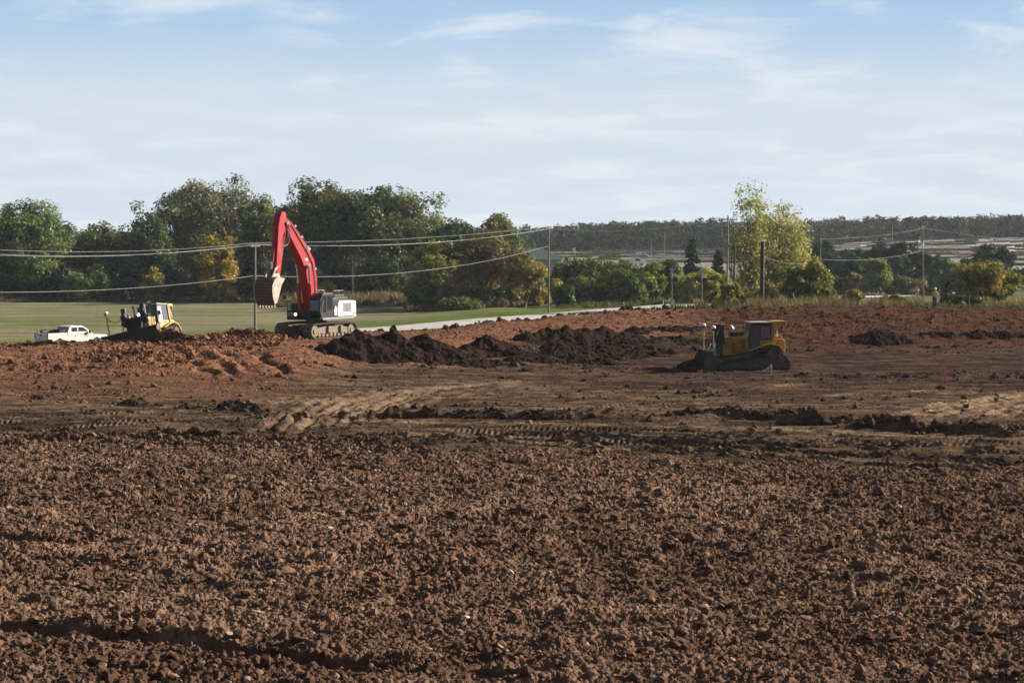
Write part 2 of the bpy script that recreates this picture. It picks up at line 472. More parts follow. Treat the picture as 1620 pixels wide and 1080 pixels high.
def soil_h(X, Y, fine=True):
    sh = np.shape(X)
    X = np.asarray(X, float).ravel(); Y = np.asarray(Y, float).ravel()
    z = G(X, Y).copy()
    px = px_of(X, Y)
    till = sstep(1.1, -1.1, Y - till_line(X, Y))                    # 1 on the tilled ground
    shelf = sstep(.25, .9, z) * sstep(110, 118, Y)                # 1 on the raised red ground
    grade = (1 - till) * (1 - shelf)
    big = fbm(X / 9.0, Y / 9.0, 21, 3)
    mid = fbm(X / 1.6, Y / 1.6, 22, 3)
    # colours of the ground itself
    wt = TILL * (1 + .32 * big[:, None]) * (1 + .30 * mid[:, None])
    redn = sstep(-.2, .6, fbm(X / 6.0, Y / 4.0, 25, 3))
    wt = wt * (1 - .35 * redn[:, None]) + (RED * .62) * (.35 * redn[:, None])
    streak = fbm(X / 7.0 + Y * .01, Y / 1.1, 23, 3)
    s2 = sstep(-.25, .55, streak + .5 * mid + .3 * big)
    wg = DARK * 1.15 * (1 - s2[:, None]) + TAN * .80 * s2[:, None]
    # the stripped strip round the bulldozer is dark
    dk = sstep(108, 126, Y) * sstep(760, 1050, px) * (1 - .25 * s2)
    wg = wg * (1 - dk[:, None]) + (np.array((.050, .033, .026)) * (1 + .3 * mid[:, None]) * (1 + .6 * s2[:, None])) * dk[:, None]
    lf = sstep(560, 380, px) * sstep(108, 116, Y)
    wg = wg * (1 - .6 * lf[:, None]) + RED * .85 * (.6 * lf[:, None])
    rn = fbm(X / 4.0, Y / 2.0, 27, 3)
    ws = RED * (1 + .22 * rn[:, None])
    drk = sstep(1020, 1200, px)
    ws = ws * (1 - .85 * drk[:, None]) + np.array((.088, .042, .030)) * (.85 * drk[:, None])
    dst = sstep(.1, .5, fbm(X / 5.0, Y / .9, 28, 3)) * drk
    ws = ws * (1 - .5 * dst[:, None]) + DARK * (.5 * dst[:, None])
    tl = sstep(740, 790, px) * sstep(1200, 1120, px) * sstep(0, -3, Y - np.interp(px, [740, 800, 900, 1000, 1100, 1200], [147, 151, 157, 162, 166, 163]) - 1.2 * rn)
    ws = ws * (1 - tl[:, None]) + np.array((.066, .045, .034)) * (1 + .3 * mid[:, None]) * tl[:, None]
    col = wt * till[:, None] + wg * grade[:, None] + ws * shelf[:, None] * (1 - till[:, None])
    # ---- large unevenness
    z = z + .10 * big * (1 - shelf * .3) * sstep(33, 40, Y)
    # ---- tilled ground: broad rows of clods, holes
    row = fbm(X / 2.6, (Y + .08 * X) / .9, 31, 3)
    z = z + till * (.085 * row + .075 * mid)
    bnd = fbm(X / 15.0 + 3, (Y + .10 * X - .0012 * X * X) / .95, 38, 3) * sstep(112, 98, Y)
    wob = sstep(.05, .5, -bnd) * grade
    col = col * (1 - .55 * wob[:, None]) + DARK * .9 * (.55 * wob[:, None])
    z = z + grade * (.14 * bnd * sstep(0, .4, np.abs(bnd) + .2) + .045 * streak + .05 * mid) + shelf * .10 * fbm(X / 1.2, Y / 1.2, 33, 3)
    ter = fbm(X / 9.0, (Y - .12 * X) / 1.3, 34, 2)
    z = z + shelf * drk * .10 * ter
    for (bx, by, rx, ry, h) in BUMPS:
        cx = (bx - 810) / F * by
        e = np.exp(-((X - cx) / rx) ** 2 - ((Y - by) / ry) ** 2)
        z = z + h * e * (1 + .5 * fbm(X / .8, Y / .8, 35, 2))
    for pts, dep in SLOPE_CUTS:
        xs = np.array([((p[0] - 810) / F) for p in pts]); ys = np.array([125.5, 134, 138.5])
        cx = np.interp(Y, ys, xs * ys)
        w = sstep(123, 127, Y) * sstep(141, 137, Y) * sstep(-.6, .3, fbm(Y / 3.0, cx / 9, 36, 2) + .2)
        d = X - cx + .5 * fbm(X / 2, Y / 2, 37, 2)
        z = z - dep * w * np.exp(-(d / .5) ** 2) + dep * .8 * w * np.exp(-((d - .9) / .45) ** 2)
        col = col + (np.array((.27, .13, .075)) - col) * (.5 * w * np.exp(-((d + .3) / .6) ** 2))[:, None]
    trench = np.zeros_like(z)
    # ---- marks left by the machines
    for pts, w in SCRAPES:
        idx, d, rt = pline(pts, X, Y, 4)
        if d is None: continue
        e = np.exp(-(d / w) ** 2) * sstep(0, 2.5, rt[1] + .3) * sstep(-.55, .25, fbm(X[idx] / 1.1, Y[idx] / .7, 41, 3) + .15)
        col[idx] += (PALE * .92 - col[idx]) * (e * .75)[:, None]
        z[idx] -= .05 * e
    for ri, (pts, gau, dep) in enumerate(RUTS):
        idx, d, rt = pline(pts, X, Y, 3)
        if d is None: continue
        br = sstep(-.5, .1, fbm(rt[0] / 4.0, d * .2, 44, 2) + .15) * sstep(0, 1.5, rt[1])
        cle = 0.0 if 3 <= ri <= 7 or ri >= 14 else 1.0                        # worn smooth where the machines turned
        for s in (-1, 1):
            q = d - s * gau
            e = np.exp(-(q / .30) ** 4) * br
            cl = np.sin(rt[0] * 2 * math.pi / .27 + 1.3 * perlin(rt[0] / 3, q, 45))
            z[idx] += -dep * e + cle * dep * .55 * e * np.clip(cl * 1.6, -1, 1) + dep * .8 * br * np.exp(-((np.abs(q) - .50) / .14) ** 2) * (1 + cle * perlin(rt[0] / .5, q, 46))
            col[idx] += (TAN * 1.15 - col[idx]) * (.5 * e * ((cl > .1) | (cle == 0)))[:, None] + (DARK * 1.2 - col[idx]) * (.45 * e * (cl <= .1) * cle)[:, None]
    for pts, h, w, dkk in BERMS:
        idx, d, rt = pline(pts, X, Y, 4)
        if d is None: continue
        lump = fbm(rt[0] / 1.5, d / 1.0, 47, 3)
        dd = d + .35 * lump
        e = np.exp(-(dd / (w * .50)) ** 2) * sstep(-.2, 1.5, rt[1]) * np.clip(.85 + .55 * lump, .1, 2)
        z[idx] += 1.0 * h * e
        col[idx] += (DARK * 1.35 - col[idx]) * np.clip(e * dkk, 0, 1)[:, None]
    for pts, h, rec in STEPS:
        idx, d, rt = pline(pts, X, Y, 7)
        if d is None: continue
        d = d + .11 * fbm(X[idx] / .9, Y[idx] / .9, 48, 3)
        en = sstep(0, 1.6, rt[1]) * np.clip(.85 + .5 * fbm(rt[0] / 1.8, d * .2, 49, 2), .3, 1.3)
        trench[idx] = np.maximum(trench[idx], en * sstep(-.06, .06, d) * sstep(.62, .40, d))
        z[idx] += en * h * (-.45 * sstep(0.0, .10, d) * np.exp(-np.maximum(d, 0) / rec) - .95 * sstep(-.02, .10, d) * sstep(.66, .34, d) + .25 * np.exp(-((d + .35) / .4) ** 2))
    rough = sstep(-.15, .45, fbm(X / 4.5, Y / 3.0, 39, 3)) * .85 + .15
    if fine:
        # ---- lumps: rounded clods pressed into the surface
        for k, (s, amp) in enumerate(((.50, .10), (.24, .066), (.115, .042))):
            f1, cid = worley(X / s + .12 * perlin(X / s * 1.7, Y / s * 1.7, 51 + k), Y / s + .12 * perlin(X / s * 1.7, Y / s * 1.7, 55 + k), 60 + k)
            r = .25 + .5 * cid
            dome = np.sqrt(np.clip(1 - (f1 / r) ** 2, 0, 1)) * (.3 + .7 * cid)
            if k == 0: dome = dome * (cid > .74) * sstep(-.1, .5, row + .5 * mid)
            z = z + dome * amp * (1 - .8 * trench) * (till + .30 * grade * (k > 0) + .8 * shelf * rough + .2 * grade * (k == 0))
            if k < 2:
                v = (cid * 7.13) % 1.0
                col = col * (1 + ((v - .5) * .38 * (dome > .02))[:, None])
        z = z + (.042 * till + .012 * grade + .030 * shelf) * fbm(X / .12, Y / .12, 66, 2)
    z = z - .5 * sstep(-1.2, 1.6, Y - edge_y(X, Y))
    return z.reshape(sh), np.clip(col * .73, .006, .6).reshape(*sh, 3)


def make_soil():
    ys = []
    y = 27.0
    while y < 197:
        ys.append(y)
        y += (.13 if y < 112 else .20) if y > 70 else .95 * y * y / (CAMH * F)
    ys = np.array(ys)
    pxs = np.concatenate([np.arange(-1100, -171, 9.0), np.arange(-170, 1790.1, 1.75), np.arange(1798, 2700, 9.0)])
    A = (pxs - 810) / F
    X = ys[:, None] * A[None, :]; Y = np.repeat(ys[:, None], len(pxs), 1)
    X = X + (rng.random(X.shape) - .5) * (.8 * 1.75 / F) * Y
    Z, C = soil_h(X, Y)
    f = grid_faces(len(ys), len(pxs))
    keep = (Y <= edge_y(X, Y) + 2.2).ravel()[f].all(1)
    o = np_mesh('bare_soil', np.stack([X, Y, Z], -1).reshape(-1, 3), f[keep], soil_mat('bare_soil'), col=C.reshape(-1, 3))
    tag(o, 'ploughed and graded brown bare soil of the building site', 'soil', kind='structure')
    print('soil verts', X.size)


ICO = None


def clods(n, X, Y, size, name, mat, zoff=.0, colr=None, hfun=None, sq=(.55, 1.0), sub=1):
    """n lumps of broken earth, merged into one mesh (nobody could count them)"""
    import bmesh
    bm = bmesh.new(); bmesh.ops.create_icosphere(bm, subdivisions=sub, radius=1.0)
    bv = np.array([v.co for v in bm.verts]); bf = np.array([[v.index for v in q.verts] for q in bm.faces]); bm.free()
    V = bv[None] * (1 + .55 * (rng.random((n, len(bv), 1)) - .5))
    V = V * np.stack([rng.uniform(.7, 1.35, n), rng.uniform(.7, 1.35, n), rng.uniform(*sq, n)], -1)[:, None, :]
    # random turn about two axes
    a = rng.uniform(0, 6.283, n); c, s = np.cos(a)[:, None], np.sin(a)[:, None]
    b = rng.normal(0, .5, n); cb, sb = np.cos(b)[:, None], np.sin(b)[:, None]
    x, y, z = V[..., 0], V[..., 1], V[..., 2]
    y, z = y * cb - z * sb, y * sb + z * cb
    x, y = x * c - y * s, x * s + y * c
    V = np.stack([x, y, z], -1) * size[:, None, None]
    Z, C = hfun(X, Y)
    V[..., 0] += X[:, None]; V[..., 1] += Y[:, None]; V[..., 2] += (Z + zoff * size)[:, None]
    if colr is None: colr = C * rng.uniform(.75, 1.35, (n, 1))
    Fc = bf[None] + (np.arange(n) * len(bv))[:, None, None]
    col = np.repeat(colr, len(bv), 0)
    return np_mesh(name, V.reshape(-1, 3), Fc.reshape(-1, 3), mat, col=col)


def scatter(n, y0, y1, p0=-430, p1=2050):
    """points spread evenly over the ground inside the wedge of view"""
    y = np.sqrt(rng.uniform(y0 ** 2, y1 ** 2, n)); px = rng.uniform(p0, p1, n)
    return (px - 810) / F * y, y


def make_clods():
    m = soil_mat('clod_soil')
    n = 112000
    X, Y = scatter(n, 32, 95)
    k = (Y < till_line(X, Y) + .3) & (fbm(X / 2.6, (Y + .08 * X) / .9, 31, 3) + .8 * rng.normal(0, .5, n) > -.35)
    X, Y = X[k], Y[k]
    size = np.minimum(  .020 * (1 - rng.random(len(X))) ** -.54, .14)
    o = clods(len(X), X, Y, size, 'soil_clods', m, .15, hfun=soil_h)
    tag(o, 'broken brown clods strewn over the ploughed ground', 'clods', kind='stuff')
    # larger lumps, finer facets
    X, Y = scatter(1450, 36, 92); k = Y < till_line(X, Y); X, Y = X[k], Y[k]
    size = np.minimum(.07 * (1 - rng.random(len(X))) ** -.34, .20)
    o = clods(len(X), X, Y, size, 'large_clods', m, .1, hfun=soil_h, sub=2)
    tag(o, 'larger lumps of earth among the small clods', 'clods', kind='stuff')
    # pale stones and flakes of dry subsoil
    X, Y = scatter(34000, 36, 95); k = (Y < till_line(X, Y) + .5) & (fbm(X / 5, Y / 5, 81, 2) + rng.normal(0, .4, len(X)) > -.1); X, Y = X[k], Y[k]
    size = np.minimum(.020 * (1 - rng.random(len(X))) ** -.40, .105)
    base = np.array((.22, .148, .110))[None] * rng.uniform(.6, 1.4, (len(X), 1))
    grey = rng.random((len(X), 1)) < .02
    base = np.where(grey, np.array((.42, .38, .34))[None], base)
    o = clods(len(X), X, Y, size, 'pale_stones', m, .95, colr=base, hfun=soil_h, sq=(.25, .7))
    tag(o, 'pale pinkish stones and flakes scattered on the ploughed ground', 'stones', kind='stuff')
    X, Y = scatter(2300, 34, 94); k = (Y < till_line(X, Y)) & (fbm(X / 4, Y / 3, 86, 2) + rng.normal(0, .3, len(X)) > .0); X, Y = X[k], Y[k]
    size = np.minimum(.055 * (1 - rng.random(len(X))) ** -.34, .19)
    base = np.array((.165, .105, .074))[None] * rng.uniform(.65, 1.3, (len(X), 1))
    o = clods(len(X), X, Y, size, 'slab_clods', m, .45, colr=base, hfun=soil_h, sub=2, sq=(.22, .5))
    tag(o, 'flat pale slabs of dried clay lying among the broken clods', 'clods', kind='stuff')
    # lumps on the graded ground, along the berms, and on the red shelf
    X, Y = scatter(12000, 76, 136); k = (Y > till_line(X, Y)) & (fbm(X / 5.0, Y / 1.0, 83, 3) + rng.normal(0, .25, len(X)) > .25); X, Y = X[k], Y[k]
    xs, ys = [X], [Y]
    for pts, h, w, dk in BERMS:
        P = np.array([flat(*p) for p in pts]); seg = np.hypot(*np.diff(P, axis=0).T); l = seg.sum()
        n = int(l * 16 * h / .35); t = np.sort(rng.uniform(0, l, n)); cum = np.concatenate([[0], np.cumsum(seg)])
        xs.append(np.interp(t, cum, P[:, 0]) + rng.normal(0, w * .6, n)); ys.append(np.interp(t, cum, P[:, 1]) + rng.normal(0, w * .6, n))
    X = np.concatenate(xs); Y = np.concatenate(ys)
    size = np.minimum(.045 * (1 - rng.random(len(X))) ** -.42, .24)
    o = clods(len(X), X, Y, size, 'graded_clods', m, .2, hfun=soil_h)
    tag(o, 'dark crumbs of earth along the wheel ruts and berms', 'clods', kind='stuff')
    X, Y = scatter(21000, 116, 196)
    Zg = G(X, Y); k = (Zg > .3) & (Y < edge_y(X, Y)) & (fbm(X / 4.0, Y / 2.5, 84, 3) + rng.normal(0, .22, len(X)) > .18); X, Y = X[k], Y[k]
    xs, ys = [X], [Y]
    for (bx, by, rx, ry, h) in BUMPS:
        if h <= .2: continue
        n = 420; cx = (bx - 810) / F * by
        xs.append(cx + rng.normal(0, rx, n)); ys.append(by + rng.normal(0, ry, n))
    # the crest seen against the field
    px = np.concatenate([rng.uniform(-100, 440, 1500)]); yy = 141.5 + rng.normal(0, 1.2, len(px)); xs.append((px - 810) / F * yy); ys.append(yy)
    X = np.concatenate(xs); Y = np.concatenate(ys)
    size = np.minimum(.06 * (1 - rng.random(len(X))) ** -.36, .24)
    o = clods(len(X), X, Y, size, 'red_clods', m, .25, hfun=soil_h)
    tag(o, 'rust red clods strewn over the raised bank of clay', 'clods', kind='stuff')
    # the row of lumps heaved up along the edge by the road
    px = rng.uniform(575, 1060, 300); yy = np.interp(px, EDGE_P, EDGE_Y) - rng.uniform(.6, 2.6, len(px)); X = (px - 810) / F * yy
    size = np.minimum(.085 * (1 - rng.random(len(X))) ** -.38, .36)
    colr = np.array((.062, .032, .022))[None] * rng.uniform(.7, 1.5, (len(X), 1))
    o = clods(len(X), X, yy, size, 'edge_boulders', m, .35, colr=colr, hfun=soil_h, sub=2, sq=(.7, 1.0))
    tag(o, 'dark lumps of clay in a row along the site edge by the road', 'clods', kind='stuff')


# ---- heaps of dark topsoil (things of their own)
def heap(name, label, peaks, x0, x1, y0, y1, step, c, group=None, lump=.9, slope=.66):
    xs = np.arange(x0, x1, step); ys = np.arange(y0, y1, step)
    X, Y = np.meshgrid(xs, ys)
    wx = X + .5 * fbm(X / 1.5, Y / 1.5, 91, 2); wy = Y + .5 * fbm(X / 1.5, Y / 1.5, 92, 2)
    g = G(X, Y)
    H = np.full(X.shape, -2.0)
    for (px, pz, py, sl, ex) in peaks:            # world x, height above datum, world y, slope, stretch in y
        d = np.hypot(wx - px, (wy - py) / ex)
        c1 = pz - sl * (np.sqrt(d * d + .06) - .24)
        H = np.maximum(H, c1) + .06 * np.exp(-((H - c1) / .3) ** 2)
    H = H + lump * (.20 * fbm(X / 1.3, Y / 1.3, 93, 4, .55) + .05 * fbm(X / .30, Y / .30, 94, 3))
    f1, cid = worley(X / .55, Y / .55, 95)
    H = H + lump * .16 * np.sqrt(np.clip(1 - (f1 / (.25 + .4 * cid)) ** 2, 0, 1)) * (cid > .78)
    f1, cid = worley(X / .26, Y / .26, 96)
    H = H + lump * .05 * np.sqrt(np.clip(1 - (f1 / (.25 + .35 * cid)) ** 2, 0, 1)) * (cid > .4)
    Z = np.maximum(H, g - .45)
    f = grid_faces(len(ys), len(xs))
    keep = (H > g - .3).ravel()[f].any(1)
    colr = .52 * np.array(c)[None, None] * (1 + .3 * fbm(X / 1.5, Y / 1.5, 97, 3))[..., None] * (1 + .3 * (cid - .5))[..., None]
    o = np_mesh(name, np.stack([X, Y, Z], -1).reshape(-1, 3), f[keep], soil_mat('heap_soil_' + name), col=np.clip(colr, .01, .4).reshape(-1, 3))
    tag(o, label, 'soil heap', group)
    return X, Y, Z


def pk(px, py, Y, sl=.66, ex=1.0):
    p = at(px, py, Y); return (p.x, p.z, Y, sl, ex)


def make_heaps():
    heap('topsoil_heap', 'long dark brown heap of dug topsoil with lumpy peaks between excavator and bulldozer',
         [pk(566, 523, 141.2, .50), pk(584, 528, 141.2, .6), pk(546, 534, 140.9, .48), pk(520, 550, 140.2, .42), pk(498, 566, 139.4, .36), pk(484, 577, 138.8, .30), pk(619, 523, 142, .75), pk(606, 536, 141.6, .55), pk(642, 541, 141, .5), pk(664, 530, 142.3, .5), pk(680, 536, 142, .55), pk(696, 545, 141.8, .5),
          pk(600, 552, 139.2, .42), pk(640, 556, 139.2, .42), pk(680, 560, 139.2, .42), pk(715, 556, 140.5, .45), pk(750, 563, 140.5, .40), pk(735, 546, 144.5, .5), pk(770, 533, 148, .5), pk(795, 541, 149, .45), pk(560, 556, 139.0, .45), pk(530, 566, 138.6, .42),
          pk(840, 526, 153, .48), pk(865, 521, 154, .5), pk(893, 516, 155, .5), pk(925, 519, 156, .48), pk(955, 519, 157, .42), pk(985, 527, 158, .42), pk(1010, 530, 160, .35),
          pk(880, 543, 149.5, .26, 1.2), pk(810, 552, 144.5, .32), pk(840, 562, 142.5, .27), pk(930, 543, 151, .23, 1.2), pk(985, 541, 154, .21, 1.2), pk(905, 563, 144.5, .18), pk(790, 572, 139.5, .3), pk(745, 574, 138.5, .4)],
         -18, 14, 131, 164, .085, (.050, .033, .025))
    heap('topsoil_heap', 'low dark ridge of topsoil trailing off behind the bulldozer blade',
         [pk(1010, 517, 166, .42), pk(1040, 516, 168, .4), pk(1075, 515, 169, .42), pk(1098, 517, 168, .42), pk(1050, 532, 162, .22), pk(1110, 537, 160, .2)],
         8, 19.5, 155, 174, .11, (.060, .041, .031))
    heap('topsoil_heap', 'small pointed dark heap of topsoil alone on the graded slope',
         [pk(1394, 523, 162.5, .36), pk(1372, 532, 162, .34), pk(1414, 531, 162.5, .34)], 26, 36, 158, 167, .085, (.050, .035, .028))
    heap('topsoil_heap', 'low dark soil windrow along the foot of the red slope',
         [pk(q, 526 + random.Random(q).uniform(-1, 2), 164.5, .35, .7) for q in range(1460, 1660, 22)], 31, 48, 160, 169, .10, (.050, .035, .028))
    heap('topsoil_heap', 'dark soil pushed up in front of the yellow bulldozer blade',
         [pk(1092, 573, 137.4, .8), pk(1080, 580, 137, .7), pk(1096, 568, 139, .75)], 9, 14.2, 132.5, 142, .07, (.040, .028, .022))


# ---- the wide terrain, the road
ROAD_PTS = [(-230, 120), (-110, 172), (-54.8, 211), (-28.6, 232), (-18.7, 242), (0, 267), (21, 303), (30, 322), (50, 362), (79, 420), (129, 500), (260, 690), (420, 900)]


def catmull(P, n=14):
    P = [np.array(p, float) for p in P]; out = []
    Q = [2 * P[0] - P[1]] + P + [2 * P[-1] - P[-2]]
    for i in range(1, len(Q) - 2):
        for k in range(n):
            t = k / n
            out.append(.5 * ((2 * Q[i]) + (-Q[i - 1] + Q[i + 1]) * t + (2 * Q[i - 1] - 5 * Q[i] + 4 * Q[i + 1] - Q[i + 2]) * t * t + (-Q[i - 1] + 3 * Q[i] - 3 * Q[i + 1] + Q[i + 2]) * t ** 3))
    out.append(P[-1]); return np.array(out)


ROADC = catmull(ROAD_PTS)


def road_dist(X, Y):
    best = np.full(X.shape, 1e9)
    for a, b in zip(ROADC[:-1:3], ROADC[3::3]):
        d = b - a; l = np.hypot(*d); d = d / l
        t = np.clip((X - a[0]) * d[0] + (Y - a[1]) * d[1], 0, l)
        best = np.minimum(best, np.hypot(X - a[0] - d[0] * t, Y - a[1] - d[1] * t))
    return best


def terr_z(X, Y):
    """terrain sheet: a little lower where the soil lies on it"""
    z = G(X, Y)
    soil = sstep(0.5, -1.0, Y - edge_y(X, Y))
    rd = road_dist(X, Y)
    return z - .42 * soil - .10 * sstep(6.5, 3.5, rd) * sstep(150, 175, Y) + .06 * perlin(X / 6, Y / 6, 101) * (1 - sstep(9, 4, rd))


def make_terrain():
    xs = np.concatenate([-np.geomspace(1400, 215, 20), np.arange(-210, 210.1, 2.6), np.geomspace(215, 1400, 20)])
    ys = np.concatenate([np.linspace(-300, -10, 8), np.arange(0, 155, 4), np.arange(156, 205, 1.0), np.arange(206, 440, 2.5), np.arange(445, 1200, 7), np.geomspace(1210, 1700, 8)])
    X, Y = np.meshgrid(xs, ys)
    Z = terr_z(X, Y)
    px = px_of(X, Y)
    n1 = fbm(X / 14, Y / 14, 103, 3)[..., None]; n2 = fbm(X / 40 + Y / 90, Y / 5.0 + X / 60, 104, 3)[..., None]
    lawn = np.array((.118, .150, .044)); mown = np.array((.225, .205, .142)); dry = np.array((.15, .125, .07)); nurs = np.array((.27, .26, .22)); verge = np.array((.095, .115, .042))
    rd = road_dist(X, Y)[..., None]
    col = mown * (1 + .10 * n1) + (lawn - mown) * np.clip(.36 + 1.0 * n2, 0, .95)
    k = sstep(30, 10, rd); col = col * (1 - k) + lawn * (1 + .15 * n1) * k                       # the mown verge by the road
    k = (sstep(345, 385, Y) * sstep(460, 560, px))[..., None]; col = col * (1 - k) + dry * (1 + .2 * n1) * k
    k = (sstep(1050, 1150, px) * sstep(400, 300, Y))[..., None]; col = col * (1 - .6 * k) + (verge * (1 + .3 * n1) * (1 - .4 * np.clip(n2, 0, 1)) + dry * .4 * np.clip(n2, 0, 1)) * .6 * k
    k = sstep(540, 600, Y)[..., None]; col = col * (1 - k) + nurs * (1 + .25 * n2) * k
    k = (sstep(930, 1000, Y))[..., None]; col = col * (1 - k) + np.array((.20, .20, .12)) * k
    soil = sstep(0.5, -1.0, Y - edge_y(X, Y))[..., None]; col = col * (1 - soil) + TILL * .75 * soil
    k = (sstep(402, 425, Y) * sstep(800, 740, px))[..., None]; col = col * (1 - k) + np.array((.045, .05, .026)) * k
    col = col * .84
    m, nt, out = new_mat('field_grass')
    b = N(nt, 'ShaderNodeBsdfPrincipled'); b.inputs['Roughness'].default_value = .9; b.inputs['Specular IOR Level'].default_value = .0
    a = N(nt, 'ShaderNodeAttribute', attribute_name='col')
    tc = N(nt, 'ShaderNodeTexCoord'); mp = N(nt, 'ShaderNodeMapping'); mp.inputs['Scale'].default_value = (.10, .55, .3); mp.inputs['Rotation'].default_value = (0, 0, R(6)); L(nt, tc.outputs['Object'], mp.inputs['Vector'])
    st = noise(nt, 1.0, 4, .6, vec=mp.outputs[0]); fi = noise(nt, .9, 6, .75)
    c = mixc(nt, ramp(nt, st, .35, .65), mixc(nt, 1.0, a.outputs['Color'], (.78, .80, .80, 1), 'MULTIPLY'), mixc(nt, 1.0, a.outputs['Color'], (1.18, 1.12, 1.15, 1), 'MULTIPLY'))
    c = mixc(nt, ramp(nt, fi, .32, .7), mixc(nt, 1.0, c, (.72, .74, .7, 1), 'MULTIPLY'), mixc(nt, 1.0, c, (1.22, 1.2, 1.2, 1), 'MULTIPLY'))
    L(nt, c, b.inputs['Base Color']); L(nt, b.outputs[0], out.inputs[0])
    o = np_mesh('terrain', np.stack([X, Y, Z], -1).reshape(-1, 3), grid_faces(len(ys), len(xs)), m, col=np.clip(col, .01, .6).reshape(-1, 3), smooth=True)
    tag(o, 'open mown field and farmland rising to far low hills', 'terrain', kind='structure')
    # road: asphalt sheet following the ground
    P = ROADC; T = np.gradient(P, axis=0); T /= np.hypot(T[:, 0], T[:, 1])[:, None]; Nn = np.stack([T[:, 1], -T[:, 0]], -1)
    ws = np.linspace(-4.2, 4.2, 7); V = (P[:, None, :] + Nn[:, None, :] * ws[None, :, None])
    Zr = G(P[:, 0], P[:, 1])[:, None] + .05 + .06 * (1 - (np.abs(ws) / 4.2) ** 2)[None] + 0 * V[..., 0]
    asp = simple('worn_asphalt', (.36, .335, .315), .85, var=.12, scale=.5)
    o = np_mesh('road', np.concatenate([V, Zr[..., None]], -1).reshape(-1, 3), grid_faces(len(P), 7), asp, smooth=True)
    tag(o, 'pale worn country road running off to the crossing', 'road', kind='structure')
    # painted lines
    wl = simple('road_paint', (.62, .60, .55), .7); 
    for k, off in enumerate((-3.45, 3.45)):
        ww = np.array([off - .08, off + .08]); V = P[:, None, :] + Nn[:, None, :] * ww[None, :, None]
        Zr = G(P[:, 0], P[:, 1])[:, None] + .05 + .06 * (1 - (off / 4.2) ** 2) + .012 + 0 * V[..., 0]
        o = np_mesh('road_marking', np.concatenate([V, Zr[..., None]], -1).reshape(-1, 3), grid_faces(len(P), 2), wl)
        tag(o, 'thin white edge line painted along the country road', 'road marking', 'edge lines of the road', kind='structure')
# ================================================================== PLANTS
def leaves_mesh(name, P, Nrm, size, tint, mat, parent, asp=1.6):
    """one small pointed leaf face (two triangles folded) per point"""
    n = len(P)
    up = rng.normal(0, 1, (n, 3)) + Nrm * 2.0
    up /= np.linalg.norm(up, axis=1)[:, None]
    a = np.cross(up, rng.normal(0, 1, (n, 3))); a /= np.linalg.norm(a, axis=1)[:, None] + 1e-9
    b = np.cross(up, a)
    s = size[:, None]
    V = np.stack([P - a * s * .5 * asp, P + b * s * .5 + up * s * .12, P + a * s * .5 * asp, P - b * s * .5 + up * s * .12], 1)
    f = np.arange(4 * n).reshape(n, 4)
    return np_mesh(name, V.reshape(-1, 3), f, mat, parent, tint=np.repeat(tint, 4))


PAL = {}


def palettes():
    PAL['green'] = foliage('leaf_green', (0.054, 0.087, 0.031), (0.147, 0.211, 0.070), (0.223, 0.251, 0.072))
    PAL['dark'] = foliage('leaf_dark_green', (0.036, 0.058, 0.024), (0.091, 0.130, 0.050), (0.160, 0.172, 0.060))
    PAL['olive'] = foliage('leaf_olive', (0.072, 0.098, 0.038), (0.176, 0.212, 0.084), (0.239, 0.231, 0.095))
    PAL['grey'] = foliage('leaf_grey_olive', (0.095, 0.105, 0.054), (0.221, 0.231, 0.126), (0.274, 0.243, 0.126))
    PAL['oak'] = foliage('leaf_turning_oak', (0.057, 0.082, 0.030), (0.144, 0.163, 0.054), (0.347, 0.170, 0.046))
    PAL['rust'] = foliage('leaf_rust', (0.100, 0.086, 0.045), (0.231, 0.182, 0.094), (0.275, 0.176, 0.081))
    PAL['gold'] = foliage('leaf_gold', (0.115, 0.115, 0.020), (0.40, 0.290, 0.035), (0.52, 0.310, 0.030))
    PAL['lime'] = foliage('leaf_yellow_green', (0.090, 0.110, 0.026), (0.225, 0.240, 0.062), (0.33, 0.28, 0.055))
    PAL['cotton'] = foliage('leaf_cottonwood', (0.19, 0.20, 0.075), (0.40, 0.39, 0.17), (0.52, 0.41, 0.11), .5)
    PAL['lemon'] = foliage('leaf_lemon_green', (0.14, 0.16, 0.035), (0.33, 0.35, 0.09), (0.42, 0.36, 0.08), .45)
    PAL['straw'] = foliage('leaf_gold_olive', (0.128, 0.120, 0.035), (0.304, 0.258, 0.074), (0.411, 0.300, 0.077))
    PAL['hedge'] = foliage('leaf_hedge', (0.049, 0.079, 0.023), (0.145, 0.180, 0.046), (0.310, 0.311, 0.059))
    PAL['pine'] = foliage('pine_needles', (0.019, 0.033, 0.019), (0.054, 0.078, 0.042), None, .12)
    PAL['spruce'] = foliage('spruce_needles', (0.027, 0.039, 0.022), (0.060, 0.083, 0.042), None, .12)
    PAL['bright'] = foliage('leaf_bright_green', (0.095, 0.130, 0.028), (0.230, 0.280, 0.065), (0.32, 0.30, 0.07))
    PAL['orange'] = foliage('leaf_orange_tan', (0.13, 0.125, 0.036), (0.30, 0.26, 0.08), (0.42, 0.22, 0.08))
    PAL['bark'] = simple('bark', (.10, .085, .065), .9, var=.35, scale=3)
    PAL['twig'] = simple('pale_bark', (.17, .155, .125), .9, var=.3, scale=3)


